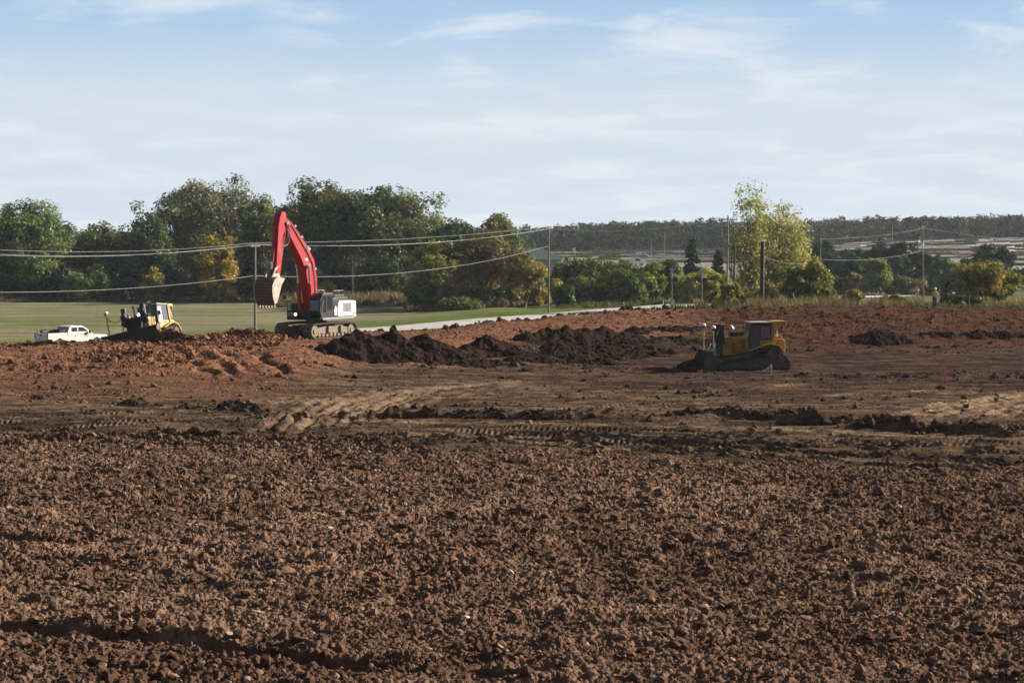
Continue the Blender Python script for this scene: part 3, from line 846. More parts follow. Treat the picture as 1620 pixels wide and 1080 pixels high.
def branchy(mb, p, d, length, r, depth, spread, tips, rnd, up=.25):
    n = 4; pts = [Vector(p)]; dd = Vector(d)
    for i in range(n):
        dd = (dd + Vector((rnd.gauss(0, .13), rnd.gauss(0, .13), rnd.gauss(0, .08) + up * .1))).normalized()
        pts.append(pts[-1] + dd * length / n)
    mb.tube(pts, r, 5 if r > .08 else 3, r1=r * .55)
    if depth == 0:
        tips.append(pts[-1]); tips.append(pts[-2]); return
    k = 3 if depth > 1 else 4
    for j in range(k):
        q = rnd.random() * 6.283
        side = Vector((math.cos(q), math.sin(q), 0))
        nd = (dd * (1 - spread) + side * spread + Vector((0, 0, up * .5))).normalized()
        b = pts[-1] if j < 2 else pts[-2 - (j % 2)]
        branchy(mb, b, nd, length * rnd.uniform(.55, .8), r * .5, depth - 1, spread, tips, rnd, up)


def tree(name, label, px, top, w_px, Y, pal, style='broad', dens=1.0, group=None, seed=None, leaf=None, gz=None, base=None, X=None):
    seed = seed if seed is not None else abs(int(px * 7 + Y))
    rs = np.random.default_rng(seed); rnd = random.Random(seed)
    g = on_ground(px, Y)
    if base is not None:
        g = at(px, base, Y); g.z = min(g.z, g1(g.x, g.y))
    ztop = at(px, top, Y).z
    h = ztop - g.z; w = w_px / F * Y
    cat = 'shrub' if 'shrub' in name or 'bush' in name else 'tree'
    root = empty(name, g, (0, 0, 0), label, cat, group)
    leaf = leaf or max(.16, Y / F * 3.0 * (1.15 if style != 'cotton' else 1.0))
    tr = MB(); tips = []
    bark = PAL['twig'] if style in ('sparse', 'cotton') else PAL['bark']
    rt = max(.05, h * .022)
    if style == 'conifer':
        tr.tube([(0, 0, -.3), (0, 0, h * .5), (0, 0, h * .97)], rt * .8, 7, r1=.02)
        P = []; n_l = int(h / .55)
        for i in range(n_l):
            t = (i + rs.random() * .6) / n_l; z = h * (.06 + .92 * t); rad = w * .5 * (1 - t) ** .8 * (.8 + .35 * rs.random()) + .12
            nb = max(4, int(10 * (1 - t) + 4))
            for b in range(nb):
                q = rs.random() * 6.283; ln = rad * rs.uniform(.65, 1.12)
                if t < .8 and b % 2 == 0: tr.tube([(0, 0, z), (math.cos(q) * ln * .8, math.sin(q) * ln * .8, z - ln * .18)], .02 + .02 * (1 - t), 3, r1=.01)
                m = int(24 * dens * (ln / (w * .35) + .25)) + 4
                u = rs.random(m) ** .6 * ln
                P.append(np.stack([np.cos(q) * u + rs.normal(0, .11 * w * .25, m), np.sin(q) * u + rs.normal(0, .11 * w * .25, m), z - u * .26 + rs.normal(0, .10, m)], -1))
        P = np.concatenate(P); Nn = np.tile(np.array((0, 0, .6)), (len(P), 1)); tint = np.clip(rs.normal(.4, .25, len(P)), 0, 1)
        size = leaf * rs.uniform(.6, 1.2, len(P)); asp = 2.0
    else:
        if style == 'broad': th, c0, rz, depth = .22, .60, .42, 2
        elif style == 'sparse': th, c0, rz, depth = .28, .62, .42, 3
        elif style == 'cotton': th, c0, rz, depth = .14, .48, .52, 2
        elif style == 'pine': th, c0, rz, depth = .2, .55, .46, 1
        else: th, c0, rz, depth = .04, .46, .54, 1                # shrub
        stems = 1 if style in ('broad', 'sparse', 'pine') else 4
        for s in range(stems):
            q = 6.283 * s / stems + rnd.random(); off = 0 if stems == 1 else w * .10
            d = Vector((math.cos(q) * (.08 if stems == 1 else .28), math.sin(q) * (.08 if stems == 1 else .28), 1)).normalized()
            b = Vector((math.cos(q) * off, math.sin(q) * off, -.3))
            branchy(tr, b, d, h * (th + .16), rt * (1 if stems == 1 else .55), depth, .55 if style != 'cotton' else .35, tips, rnd, .5)
        # clumps: spread through an uneven crown
        nc = int({'broad': 60, 'sparse': 44, 'cotton': 74, 'pine': 40}.get(style, 54) * (1 + .4 * (w * h > 200)))
        C = []; 
        lob = rs.normal(0, 1, (7, 3)); lob /= np.linalg.norm(lob, axis=1)[:, None]; la = rs.uniform(-.22, .26, 7)
        for i in range(nc):
            v = rs.normal(0, 1, 3); v /= np.linalg.norm(v)
            rr = rs.random() ** (1 / 2.2) * (1 + (la * np.clip(lob @ v, 0, 1) ** 2).sum())
            k = 1.0
            if style == 'cotton': k = .72 + .5 * (1 - abs(v[2] * rr)) * (1 if v[2] < .2 else .62)
            if style == 'pine': k = 1.05 - .55 * max(0, v[2] * rr)
            C.append((v[0] * rr * w * .42 * k, v[1] * rr * w * .42 * k, h * (c0 + rz * .86 * v[2] * rr)))
        C = np.array(C)
        if style == 'cotton':
            # pointed leaders rising above the mass
            C = np.concatenate([C, np.stack([rs.uniform(-.30, .30, 12) * w, rs.uniform(-.3, .3, 12) * w, h * rs.uniform(.74, .97, 12)], -1)])
            C[-1] = (0, 0, h * .97)
        if style in ('sparse',):
            tp = np.array([tuple(t) for t in tips]); C = np.concatenate([C, tp[rs.permutation(len(tp))[:30]]])
        for c in C[rs.permutation(len(C))[:(26 if style != 'sparse' else 60)]]:      # limbs out to the clumps
            z0 = h * th * rs.uniform(.6, 1.6); z0 = min(z0, max(.1, c[2] * .9))
            mid = Vector((c[0] * .45, c[1] * .45, z0 + (c[2] - z0) * .62))
            tr.tube([(0, 0, z0 * .9), mid, tuple(c)], rt * (.28 if style != 'sparse' else .2), 4, r1=.012 + rt * .04)
        cr = (w * .15 + h * .035) * rs.uniform(.55, 1.25, len(C))
        if style == 'cotton': cr *= 1.05
        if style == 'shrub': cr *= .86
        per = {'broad': 330, 'sparse': 120, 'cotton': 105, 'pine': 330}.get(style, 330)
        Ps, Ns, Ts = [], [], []
        for c, r in zip(C, cr):
            m = int(per * dens * (r / leaf / 6.0) ** 1.5) + 10
            v = rs.normal(0, 1, (m, 3)); v /= np.linalg.norm(v, axis=1)[:, None]
            rad = r * (rs.random(m) ** .45)[:, None]
            p = c + v * rad * np.array((1.1, 1.1, .78))
            # break each clump up so that gaps stay open
            keep = (np.sin(p[:, 0] * 2.1 / leaf * .3 + seed) + np.sin(p[:, 1] * 1.9 / leaf * .3 + 1) + np.sin(p[:, 2] * 2.3 / leaf * .3 + 2)) > -1.1
            Ps.append(p[keep]); Ns.append(v[keep] + np.array((0, 0, .5))); Ts.append(np.clip(rs.normal(rs.uniform(.12, .78), .16, keep.sum()), 0, 1))
        P = np.concatenate(Ps); Nn = np.concatenate(Ns); tint = np.concatenate(Ts)
        ok = P[:, 2] > .05; P, Nn, tint = P[ok], Nn[ok], tint[ok]
        size = leaf * rs.uniform(.55, 1.25, len(P)); asp = 1.4
        if style == 'shrub' or style == 'pine': asp = 1.7
    tr.build('trunk', bark, root)
    leaves_mesh('crown', P, Nn, size, tint, PAL[pal], root, asp)
    return root


def make_trees():
    T = tree
    W = 'trees of the wood behind the field'
    # --- the wood behind the field
    T('broadleaf_tree', 'big rounded mid green tree at the outer end of the wood, above the pickup', 38, 318, 140, 400, 'green', 'broad', 1.25, W)
    T('broadleaf_tree', 'green tree with sloping shoulder beside the biggest rounded green tree of the wood', 88, 340, 80, 408, 'green', 'broad', 1.1, W)
    T('broadleaf_tree', 'tall green tree cut off by the photo edge at the end of the wood', -62, 322, 110, 405, 'green', 'broad', 1.1, W)
    T('broadleaf_tree', 'lower dark olive tree in the dip of the wood outline', 152, 361, 92, 415, 'dark', 'broad', 1.0, W)
    T('broadleaf_tree', 'thin twiggy grey tree rising behind the dip in the wood', 205, 350, 80, 430, 'grey', 'sparse', .8, W)
    T('broadleaf_tree', 'dark leafy tree with ragged top next to the twiggy grey tree', 238, 334, 76, 412, 'dark', 'broad', .8, W)
    T('broadleaf_tree', 'tall grey olive tree with open crown behind the golden tree', 296, 304, 108, 425, 'grey', 'sparse', 1.5, W)
    T('broadleaf_tree', 'tall half bare tree with fine grey twigs standing highest behind the golden tree', 352, 291, 86, 432, 'grey', 'sparse', 1.1, W)
    T('maple_tree', 'golden yellow tree at the front of the dark wood', 344, 349, 72, 379, 'gold', 'shrub', 1.0)
    T('broadleaf_tree', 'yellow green tree behind the power pole by the excavator boom', 408, 312, 74, 410, 'olive', 'broad', .9, W)
    T('broadleaf_tree', 'tree with orange tinged top right behind the excavator boom tip', 458, 309, 72, 418, 'oak', 'broad', .95, W)
    T('oak_tree', 'tall oak with red brown patches between the boom and the highest oak', 513, 281, 104, 405, 'oak', 'broad', 1.05)
    T('oak_tree', 'highest and broadest dark green oak of the wood', 580, 277, 158, 398, 'dark', 'broad', 1.15)
    T('broadleaf_tree', 'open olive tree with fine twigs at the end of the oak group', 650, 300, 104, 400, 'olive', 'sparse', 1.7, W)
    T('broadleaf_tree', 'dark tree filling behind the golden tree', 320, 345, 90, 440, 'dark', 'broad', .9, W)
    T('broadleaf_tree', 'dark tree filling the gap behind the stick of the excavator', 430, 330, 110, 440, 'dark', 'broad', .9, W)
    T('broadleaf_tree', 'olive tree low behind the oaks', 620, 350, 120, 440, 'dark', 'broad', .9, W)
    T('broadleaf_tree', 'dark tree behind the rounded green trees', 60, 350, 160, 440, 'dark', 'broad', .9, W)
    T('broadleaf_tree', 'dark tree low behind the dip of the wood', 180, 372, 120, 445, 'dark', 'broad', .9, W)
    # --- understorey along the field edge, leaf palettes picked dark to imitate its shade
    r = random.Random(5)
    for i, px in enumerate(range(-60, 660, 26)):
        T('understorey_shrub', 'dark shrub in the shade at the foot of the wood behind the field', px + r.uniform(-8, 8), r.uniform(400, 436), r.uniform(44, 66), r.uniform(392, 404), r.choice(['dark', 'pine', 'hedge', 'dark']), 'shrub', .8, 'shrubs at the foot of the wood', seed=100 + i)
    T('shrub', 'small yellowish shrub at the foot of the wood near the golden tree', 245, 418, 40, 386, 'straw', 'shrub', .8)
    T('shrub', 'bright green shrub at the dark foot of the wood beyond the parked excavator', 602, 462, 26, 382, 'bright', 'shrub', .8)
    T('shrub', 'yellow green shrub under the big rounded green tree', 118, 425, 50, 388, 'green', 'shrub', .8)
    T('shrub', 'low green bush behind the excavator cab', 515, 445, 50, 388, 'straw', 'shrub', .8)
    # --- the clump by the road, round the tall pole
    T('shrub_tree', 'tall yellow green shrub in front of the dark wood corner', 690, 380, 88, 326, 'lime', 'shrub', 1.0)['category'] = 'tree'
    T('broadleaf_tree', 'dark green tree behind the yellow green shrub by the road', 705, 352, 72, 352, 'dark', 'broad', 1.0)
    T('conifer_tree', 'dark green juniper tree top next to the rust brown tree', 738, 346, 46, 346, 'dark', 'pine', 1.0)
    T('conifer_tree', 'green juniper tree with pointed top behind the rust brown tree', 780, 338, 44, 350, 'green', 'pine', 1.0)
    T('conifer_tree', 'slim green juniper tree at the end of the roadside clump', 805, 342, 34, 346, 'dark', 'pine', 1.0)
    T('broadleaf_tree', 'full dark green tree between the yellow green shrub and the rust brown tree', 728, 343, 78, 342, 'dark', 'broad', 1.0)
    T('broadleaf_tree', 'full mid green tree with high crown behind the rust brown tree toward the tall pole', 794, 337, 66, 344, 'green', 'broad', 1.0)
    T('broadleaf_tree', 'rust brown thinning tree beside the road', 765, 346, 116, 318, 'rust', 'shrub', .85)
    T('broadleaf_tree', 'golden olive tree between the rust brown tree and the tall pole', 828, 388, 86, 314, 'straw', 'shrub', 1.0)
    T('shrub', 'brown shrub at the foot of the rust brown tree', 742, 440, 80, 312, 'rust', 'shrub', .7)
    T('shrub', 'dark shrub at the foot of the yellow green shrub by the road', 668, 440, 60, 330, 'dark', 'shrub', .9)
    T('shrub', 'dark tangled shrub beside the yellow guy wire guard', 800, 468, 60, 309, 'rust', 'shrub', .8)
    T('shrub', 'dark tangled shrub low under the juniper trees', 730, 474, 90, 306, 'hedge', 'shrub', .8)
    T('shrub', 'small dark green cedar bush close behind the tall pole', 892, 450, 38, 308, 'dark', 'shrub', 1.0)
    T('shrub', 'yellowish shrub just behind the tall pole', 874, 436, 36, 316, 'straw', 'shrub', .9)
    for i, (px, top, w, Y, p) in enumerate([(690, 452, 70, 318, 'hedge'), (722, 448, 70, 314, 'rust'), (772, 455, 70, 311, 'dark'), (812, 450, 60, 312, 'straw'), (845, 450, 50, 312, 'straw')]):
        T('shrub', 'shaded brush along the foot of the roadside tree clump', px, top, w, Y, p, 'shrub', .9, 'brush at the foot of the roadside clump', seed=600 + i)
    # --- the hedge before the crossing
    hl = 'large dark green hedge bush with sunlit yellowish top before the rail crossing'
    for i, (px, top, w, Y, p) in enumerate([(905, 412, 84, 338, 'hedge'), (945, 404, 86, 340, 'hedge'), (985, 410, 84, 336, 'hedge'), (1022, 410, 80, 334, 'hedge'), (1000, 425, 90, 328, 'hedge'), (930, 428, 80, 330, 'hedge'), (1055, 408, 66, 342, 'hedge'), (965, 414, 80, 346, 'lime'), (900, 416, 60, 345, 'lime')]):
        T('hedge_bush', hl, px, top, w, Y, p, 'shrub', 1.15, 'hedge bushes before the crossing', seed=300 + i)
    T('shrub', 'yellow green shrub between the two crossing signals', 1086, 421, 70, 324, 'lemon', 'shrub', .9)
    T('shrub', 'yellow green shrub behind the crossing signal with white topped mast', 1124, 424, 66, 323, 'lemon', 'shrub', .9)
    T('shrub', 'low golden shrub beyond the crossing', 1134, 452, 34, 326, 'straw', 'shrub', .9)
    T('spruce_tree', 'dark spruce standing alone beyond the hedge', 1095, 374, 52, 392, 'spruce', 'conifer', 1.1)
    T('spruce_tree', 'low dark spruce next to the forked pole', 1136, 392, 40, 380, 'spruce', 'conifer', 1.1)
    # --- cottonwoods at the crossing
    T('cottonwood_tree', 'tallest thin cottonwood with see-through yellow green crown', 1187, 293, 80, 292, 'cotton', 'cotton', .62)
    T('cottonwood_tree', 'yellow cottonwood beside the tallest cottonwood', 1238, 326, 98, 296, 'cotton', 'cotton', .85)
    T('cottonwood_tree', 'young cottonwood at the foot of the two tall ones', 1208, 372, 70, 300, 'cotton', 'cotton', 1.2)
    T('cottonwood_tree', 'slender cottonwood at the outer side of the yellow one', 1263, 352, 44, 298, 'cotton', 'cotton', 1.1)
    T('shrub', 'yellow green shrub at the foot of the forked pole', 1152, 446, 50, 236, 'straw', 'shrub', .9)
    T('shrub', 'small shrub between forked pole and thick dark post', 1176, 452, 40, 238, 'lime', 'shrub', .8)
    T('shrub', 'grey brown brush round the thick dark post', 1215, 448, 56, 236, 'rust', 'shrub', .6)
    T('broadleaf_tree', 'round green yellow bushy tree next to the thick dark post', 1277, 408, 92, 222, 'lime', 'shrub', 1.2)
    T('shrub', 'small yellow shrub in front of the round bushy tree', 1308, 452, 34, 212, 'lime', 'shrub', .8)
    T('shrub', 'tuft of tall straw coloured weeds on the verge', 1347, 456, 30, 215, 'straw', 'sparse', .9)
    T('shrub', 'low yellow green shrub on the verge before the road', 1412, 464, 46, 206, 'lime', 'shrub', .7)
    # --- pines beyond the road
    for i, (px, top, w, Y) in enumerate([(1300, 376, 58, 470), (1335, 390, 60, 462), (1366, 388, 54, 480), (1390, 388, 54, 470), (1420, 383, 54, 468), (1442, 390, 50, 480), (1460, 398, 50, 472), (1480, 402, 52, 465), (1316, 402, 70, 455), (1350, 405, 70, 452)]):
        T('pine_tree', 'dark pine in the belt of pines beyond the country road', px, top, w, Y, 'pine', 'pine', 1.1, 'belt of pines beyond the road', seed=400 + i)
    T('pine_tree', 'large dark pine rising behind the orange tinged tree by the worker', 1556, 382, 54, 440, 'pine', 'pine', 1.2)
    T('pine_tree', 'broad dark pine at the outer side of the largest pine', 1585, 390, 50, 436, 'pine', 'pine', 1.2)
    T('pine_tree', 'dark pine cut by the photo edge beyond the driveway', 1620, 424, 34, 470, 'pine', 'pine', 1.1)
    T('pine_tree', 'lower bluish pine beside the largest pine', 1530, 404, 40, 445, 'spruce', 'pine', 1.1)
    T('broadleaf_tree', 'bright green tree in front of the pine belt', 1386, 400, 62, 432, 'bright', 'shrub', 1.1)
    T('broadleaf_tree', 'mid green bushy tree behind the leaning pole with transformer', 1490, 404, 56, 438, 'green', 'shrub', 1.0)
    T('broadleaf_tree', 'olive bushy tree between the leaning pole and the worker', 1512, 412, 46, 436, 'olive', 'shrub', 1.0)
    T('shrub', 'brown and green brush at the foot of the leaning pole', 1445, 440, 60, 430, 'rust', 'shrub', .7)
    for i, (px, top, w, Y, p) in enumerate([(1322, 436, 44, 440, 'dark'), (1412, 432, 44, 436, 'pine'), (1432, 436, 40, 432, 'olive'), (1470, 436, 44, 434, 'green'), (1340, 446, 40, 430, 'olive'), (1530, 436, 44, 432, 'green'), (1560, 440, 50, 430, 'hedge')]):
        T('shrub', 'mixed green brush at the foot of the pine belt beyond the road', px, top, w, Y, p, 'shrub', 1.0, 'brush below the pine belt', seed=500 + i)
    T('shrub', 'reddish shrub in front of the dark pine belt', 1352, 430, 34, 440, 'rust', 'shrub', .7)
    T('broadleaf_tree', 'small thin tree with orange and yellow leaves near the worker', 1552, 412, 92, 204, 'orange', 'sparse', 1.5)
    T('shrub', 'yellow green sapling beside the orange tinged tree', 1580, 428, 60, 206, 'lime', 'sparse', 1.1)
    T('shrub', 'low dark bush right beside the worker', 1505, 462, 48, 200, 'dark', 'shrub', .9)
    T('shrub', 'low tangled bush under the orange tinged tree', 1540, 466, 50, 202, 'olive', 'shrub', .7)


def make_far_woods():
    pal = foliage('far_leaf', (.030, .036, .020), (.075, .080, .036), None, .2)
    # colour per tree through a point colour
    m, nt, out = new_mat('far_wood_leaves')
    d = N(nt, 'ShaderNodeBsdfDiffuse'); a = N(nt, 'ShaderNodeAttribute', attribute_name='col'); L(nt, a.outputs['Color'], d.inputs[0]); L(nt, d.outputs[0], out.inputs[0])
    cols = [(.066, .080, .043), (.080, .092, .043), (.054, .070, .040), (.098, .094, .048), (.115, .085, .048), (.14, .088, .046), (.046, .062, .043), (.115, .11, .045)]
    Vs, Cs = [], []
    r = np.random.default_rng(77)
    spots = []
    for Y0, rows in ((1010, 4), (1060, 3)):
        for k in range(rows):
            for px in np.arange(-60, 1720, 13):
                Y = Y0 + k * 14 + r.normal(0, 5); p = px + r.normal(0, 5)
                topy = np.interp(p, [-60, 800, 860, 930, 1000, 1130, 1180, 1270, 1330, 1400, 1500, 1580, 1700], [372, 362, 361, 355, 351, 350, 354, 352, 348, 345, 345, 342, 338])
                spots.append((p, Y, topy + r.normal(2.0, 3.0)))
    for p, Y, ty in spots:
        X = (p - 810) / F * Y; g = g1(X, Y); h = at(p, ty, Y).z - g; w = r.uniform(7, 11)
        c = np.array(cols[r.choice(len(cols), p=[.2, .18, .2, .14, .05, .03, .14, .06] if p <= 1250 else [.17, .15, .18, .14, .12, .08, .12, .04])])
        c = c * r.uniform(.65, 1.45)
        n = 330
        # crown of several lumps
        nl = 9; lc = np.stack([r.normal(0, w * .24, nl), r.normal(0, w * .2, nl), h * np.linspace(.08, .88, nl)], -1)
        i = r.integers(0, nl, n); v = r.normal(0, 1, (n, 3)); v /= np.linalg.norm(v, axis=1)[:, None]
        P = lc[i] + v * (h * .13 + w * .05) * r.uniform(.6, 1.1, (n, 1)); P[:, 2] = np.maximum(P[:, 2], .2)
        P += np.array((X, Y, g)); s = r.uniform(.5, 1.1, n)[:, None]
        up = v + r.normal(0, .6, (n, 3)); up /= np.linalg.norm(up, axis=1)[:, None]
        aa = np.cross(up, r.normal(0, 1, (n, 3))); aa /= np.linalg.norm(aa, axis=1)[:, None]; bb = np.cross(up, aa)
        Vs.append(np.stack([P - aa * s * .8, P + bb * s * .6, P + aa * s * .8, P - bb * s * .6], 1).reshape(-1, 3))
        Cs.append(np.repeat(c[None] * r.uniform(.7, 1.3, (n, 1)), 4, 0))
    V = np.concatenate(Vs)
    o = np_mesh('far_woods', V, np.arange(len(V)).reshape(-1, 4), m, col=np.concatenate(Cs))
    tag(o, 'far wooded ridge in hazy autumn colours along the horizon', 'woods', kind='stuff')


def blades(name, label, zones, pal):
    """tall grass: thin upright blades. zones: (px0, px1, Y0, Y1, n, height)"""
    Vs, Ts = [], []
    for p0, p1, y0, y1, n, hh in zones:
        Y = np.sqrt(rng.uniform(y0 ** 2, y1 ** 2, n)); px = rng.uniform(p0, p1, n); X = (px - 810) / F * Y
        k = fbm(X / 3, Y / 3, 111, 2) + rng.normal(0, .35, n) > -.15; X, Y = X[k], Y[k]; n = len(X)
        rd = road_dist(X, Y); k = (rd > 4.6) & (Y > edge_y(X, Y) + .2); X, Y = X[k], Y[k]; n = len(X)
        Z = terr_z(X, Y); h = hh * rng.uniform(.3, 1.25, n) * np.clip(.75 + .8 * fbm(X / 2.2, Y / 5, 113, 2), .25, 1.6); w = np.maximum(.035, Y / F * .8) * rng.uniform(.6, 1.3, n); q = rng.uniform(0, 6.283, n); lean = rng.normal(0, .25, (n, 2)) * h[:, None]
        dx, dy = np.cos(q) * w, np.sin(q) * w
        B = np.stack([X, Y, Z - .05], -1)
        V = np.stack([B + np.stack([dx, dy, 0 * h], -1), B - np.stack([dx, dy, 0 * h], -1), B + np.stack([lean[:, 0] - dx * .3, lean[:, 1] - dy * .3, h], -1), B + np.stack([lean[:, 0] + dx * .3, lean[:, 1] + dy * .3, h], -1)], 1)
        Vs.append(V.reshape(-1, 3)); Ts.append(np.repeat(np.clip(rng.normal(.4, .25, n), 0, 1), 4))
    V = np.concatenate(Vs)
    o = np_mesh(name, V, np.arange(len(V)).reshape(-1, 4), pal, tint=np.concatenate(Ts))
    return tag(o, label, 'grass', kind='stuff')


def make_grass():
    dry = foliage('dry_grass', (.10, .078, .043), (.205, .16, .095), (.15, .143, .053), .3)
    grn = foliage('verge_grass', (.042, .050, .017), (.105, .11, .042), (.18, .15, .083), .3)
    blades('dry_grass', 'tall dry tan grass in front of the dark wood behind the excavator', [(440, 690, 352, 388, 26000, 1.7), (570, 690, 345, 360, 9000, 1.3), (640, 830, 306, 316, 9000, .9)], dry)
    blades('verge_grass', 'rough green and straw grass along the edge of the bare soil', [(1090, 1700, 182, 215, 42000, .55), (1000, 1160, 192, 225, 9000, .7), (880, 1050, 302, 330, 9000, .7), (1200, 1700, 215, 300, 16000, .6)], grn)
    blades('verge_weeds', 'tan weeds standing on the verge near the worker', [(1180, 1330, 184, 215, 7000, 1.1), (1320, 1460, 183, 200, 4500, .9), (1560, 1700, 184, 215, 7000, 1.0), (1060, 1120, 193, 205, 1500, .9)], dry)
    blades('field_edge_weeds', 'dull weeds in the shade along the foot of the wood', [(-100, 560, 386, 394, 14000, .8)], foliage('weeds_painted_shade', (.05, .05, .025), (.11, .10, .05), (.10, .11, .04), .3))  # weed colours darkened to imitate the shadow cast by the wood


def make_nursery():
    cover = simple('row_cover', (.19, .188, .18), .8, var=.15, scale=.4)
    r = random.Random(9)
    k = 0
    def row(px0, px1, Y, hgt, wid, label, group, mat, dy):
        nonlocal k
        n = max(4, int((px1 - px0) / 10)); mb = MB(); sec = []
        for i in range(n + 1):
            t = i / n; px = px0 + (px1 - px0) * t; y = Y + dy * t; X = (px - 810) / F * y; z = g1(X, y)
            hh = hgt * (.8 + .4 * r.random())
            sec.append([(X, y + wid * math.cos(a) * .5, z - .1 + (hh + .1) * math.sin(a)) for a in (math.pi, 2.3, 1.57, .84, 0)])
        vs = [p for s in sec for p in s]; fs = []
        for i in range(n):
            for j in range(4): fs.append((i * 5 + j, i * 5 + j + 1, (i + 1) * 5 + j + 1, (i + 1) * 5 + j))
        fs += [(0, 1, 2, 3, 4), tuple(n * 5 + j for j in (4, 3, 2, 1, 0))]
        mb.add(vs, fs); o = mb.build('row_cover', mat, smooth=True)
        tag(o, label, 'row cover', group); k += 1
    lab = 'pale low row cover between plant rows on the far nursery hillside'
    for i in range(110):
        Y = 630 + 355 * (i / 110) ** .6 ** 1.0 + r.uniform(-3, 3)
        a = r.uniform(1270, 1600) if i % 2 else r.uniform(1330, 1640); ln = r.uniform(18, 95)
        row(a, min(a + ln, 1760), Y, r.uniform(.35, .7), r.uniform(1.0, 1.8), lab, 'row covers on the far nursery hillside', cover, r.uniform(2, 14))
    lab = 'pale low row cover on the flat nursery ground beyond the hedge'
    for i in range(20):
        Y = 620 + 340 * i / 20; a = r.uniform(860, 1110); row(a, a + r.uniform(50, 150), Y, r.uniform(.4, .8), r.uniform(.8, 1.8), lab, 'row covers beyond the hedge', cover, r.uniform(-3, 6))
    red = simple('red_shrub_row', (.19, .065, .06), .9, var=.4, scale=1.2)
    mb = MB()
    for i in range(260):
        t = r.random(); px = 1508 + 36 * t; Y = 742 + 8 * r.random(); X = (px - 810) / F * Y; z = g1(X, Y)
        mb.ball((X, Y, z + .45), r.uniform(.35, .75), 1, 1, 1.1, 5, 4)
    tag(mb.build('red_nursery_plants', red), 'strip of reddish plants among the pale rows on the far hillside', 'nursery plants', kind='stuff')
    # dark plants in rows between the covers
    Vs, Ts = [], []
    rs = np.random.default_rng(13)
    for i in range(150):
        Y = 640 + 350 * rs.random() ** .6; a = rs.uniform(1260, 1700) if i % 3 else rs.uniform(850, 1180); ln = rs.uniform(25, 130); n = int(ln * 8)
        px = a + ln * rs.random(n); y = Y + 1.2 * rs.normal(0, 1, n) + 6 * (px - a) / 160; X = (px - 810) / F * y; Z = G(X, y); h = rs.uniform(.3, .85, n); s = rs.uniform(.3, .7, n); q = rs.uniform(0, 3.14, n)
        c = np.stack([X, y, Z], -1); d = np.stack([np.cos(q) * s, np.sin(q) * s, 0 * s], -1); u = np.stack([0 * h, 0 * h, h], -1)
        Vs.append(np.stack([c - d, c + d, c + d * .5 + u, c - d * .5 + u], 1).reshape(-1, 3)); Ts.append(np.repeat(np.clip(rs.normal(rs.uniform(.2, .7), .15, n), 0, 1), 4))
    V = np.concatenate(Vs)
    o = np_mesh('nursery_plants', V, np.arange(len(V)).reshape(-1, 4), foliage('nursery_leaves', (.035, .045, .025), (.09, .085, .05), (.13, .10, .06), .15), tint=np.concatenate(Ts))
    tag(o, 'rows of dark nursery plants between the pale covers', 'nursery plants', kind='stuff')
# ================================================================== MACHINES
def hull_path(circles, step):
    """closed path round circles (x, z, r), as evenly spaced (x, z, tangent angle)"""
    pts = []
    for (x, z, r) in circles:
        pts += [(x + r * math.cos(q), z + r * math.sin(q)) for q in np.linspace(0, 2 * math.pi, 48, endpoint=False)]
    pts = sorted(set((round(a, 5), round(b, 5)) for a, b in pts))

    def half(ps):
        h = []
        for p in ps:
            while len(h) > 1 and (h[-1][0] - h[-2][0]) * (p[1] - h[-2][1]) - (h[-1][1] - h[-2][1]) * (p[0] - h[-2][0]) <= 0: h.pop()
            h.append(p)
        return h
    lo, up = half(pts), half(pts[::-1])
    P = np.array(lo[:-1] + up[:-1] + [lo[0]])
    seg = np.hypot(*np.diff(P, axis=0).T); cum = np.concatenate([[0], np.cumsum(seg)]); n = int(cum[-1] / step)
    s = np.linspace(0, cum[-1], n, endpoint=False)
    x = np.interp(s, cum, P[:, 0]); z = np.interp(s, cum, P[:, 1])
    s2 = (s + .02) % cum[-1]
    a = np.arctan2(np.interp(s2, cum, P[:, 1]) - z, np.interp(s2, cum, P[:, 0]) - x)
    return list(zip(x, z, a)), list(map(tuple, P))


def make_track(parent, circles, y0, y1, step, mat, mat_in, grouser=.05):
    path, hull = hull_path(circles, step)
    mb = MB()
    for (x, z, a) in path:
        M = Matrix.Translation((x, 0, z)) @ Matrix.Rotation(-a, 4, 'Y')
        mb.box(-step * .46, step * .46, y0, y1, -.045, 0, M)
        mb.box(-step * .46, -step * .30, y0, y1, -grouser - .045, -.045, M)
        mb.box(-step * .3, step * .3, (y0 + y1) / 2 - .13, (y0 + y1) / 2 + .13, 0, .10, M)
    t = mb.build('track', mat, parent)
    return t


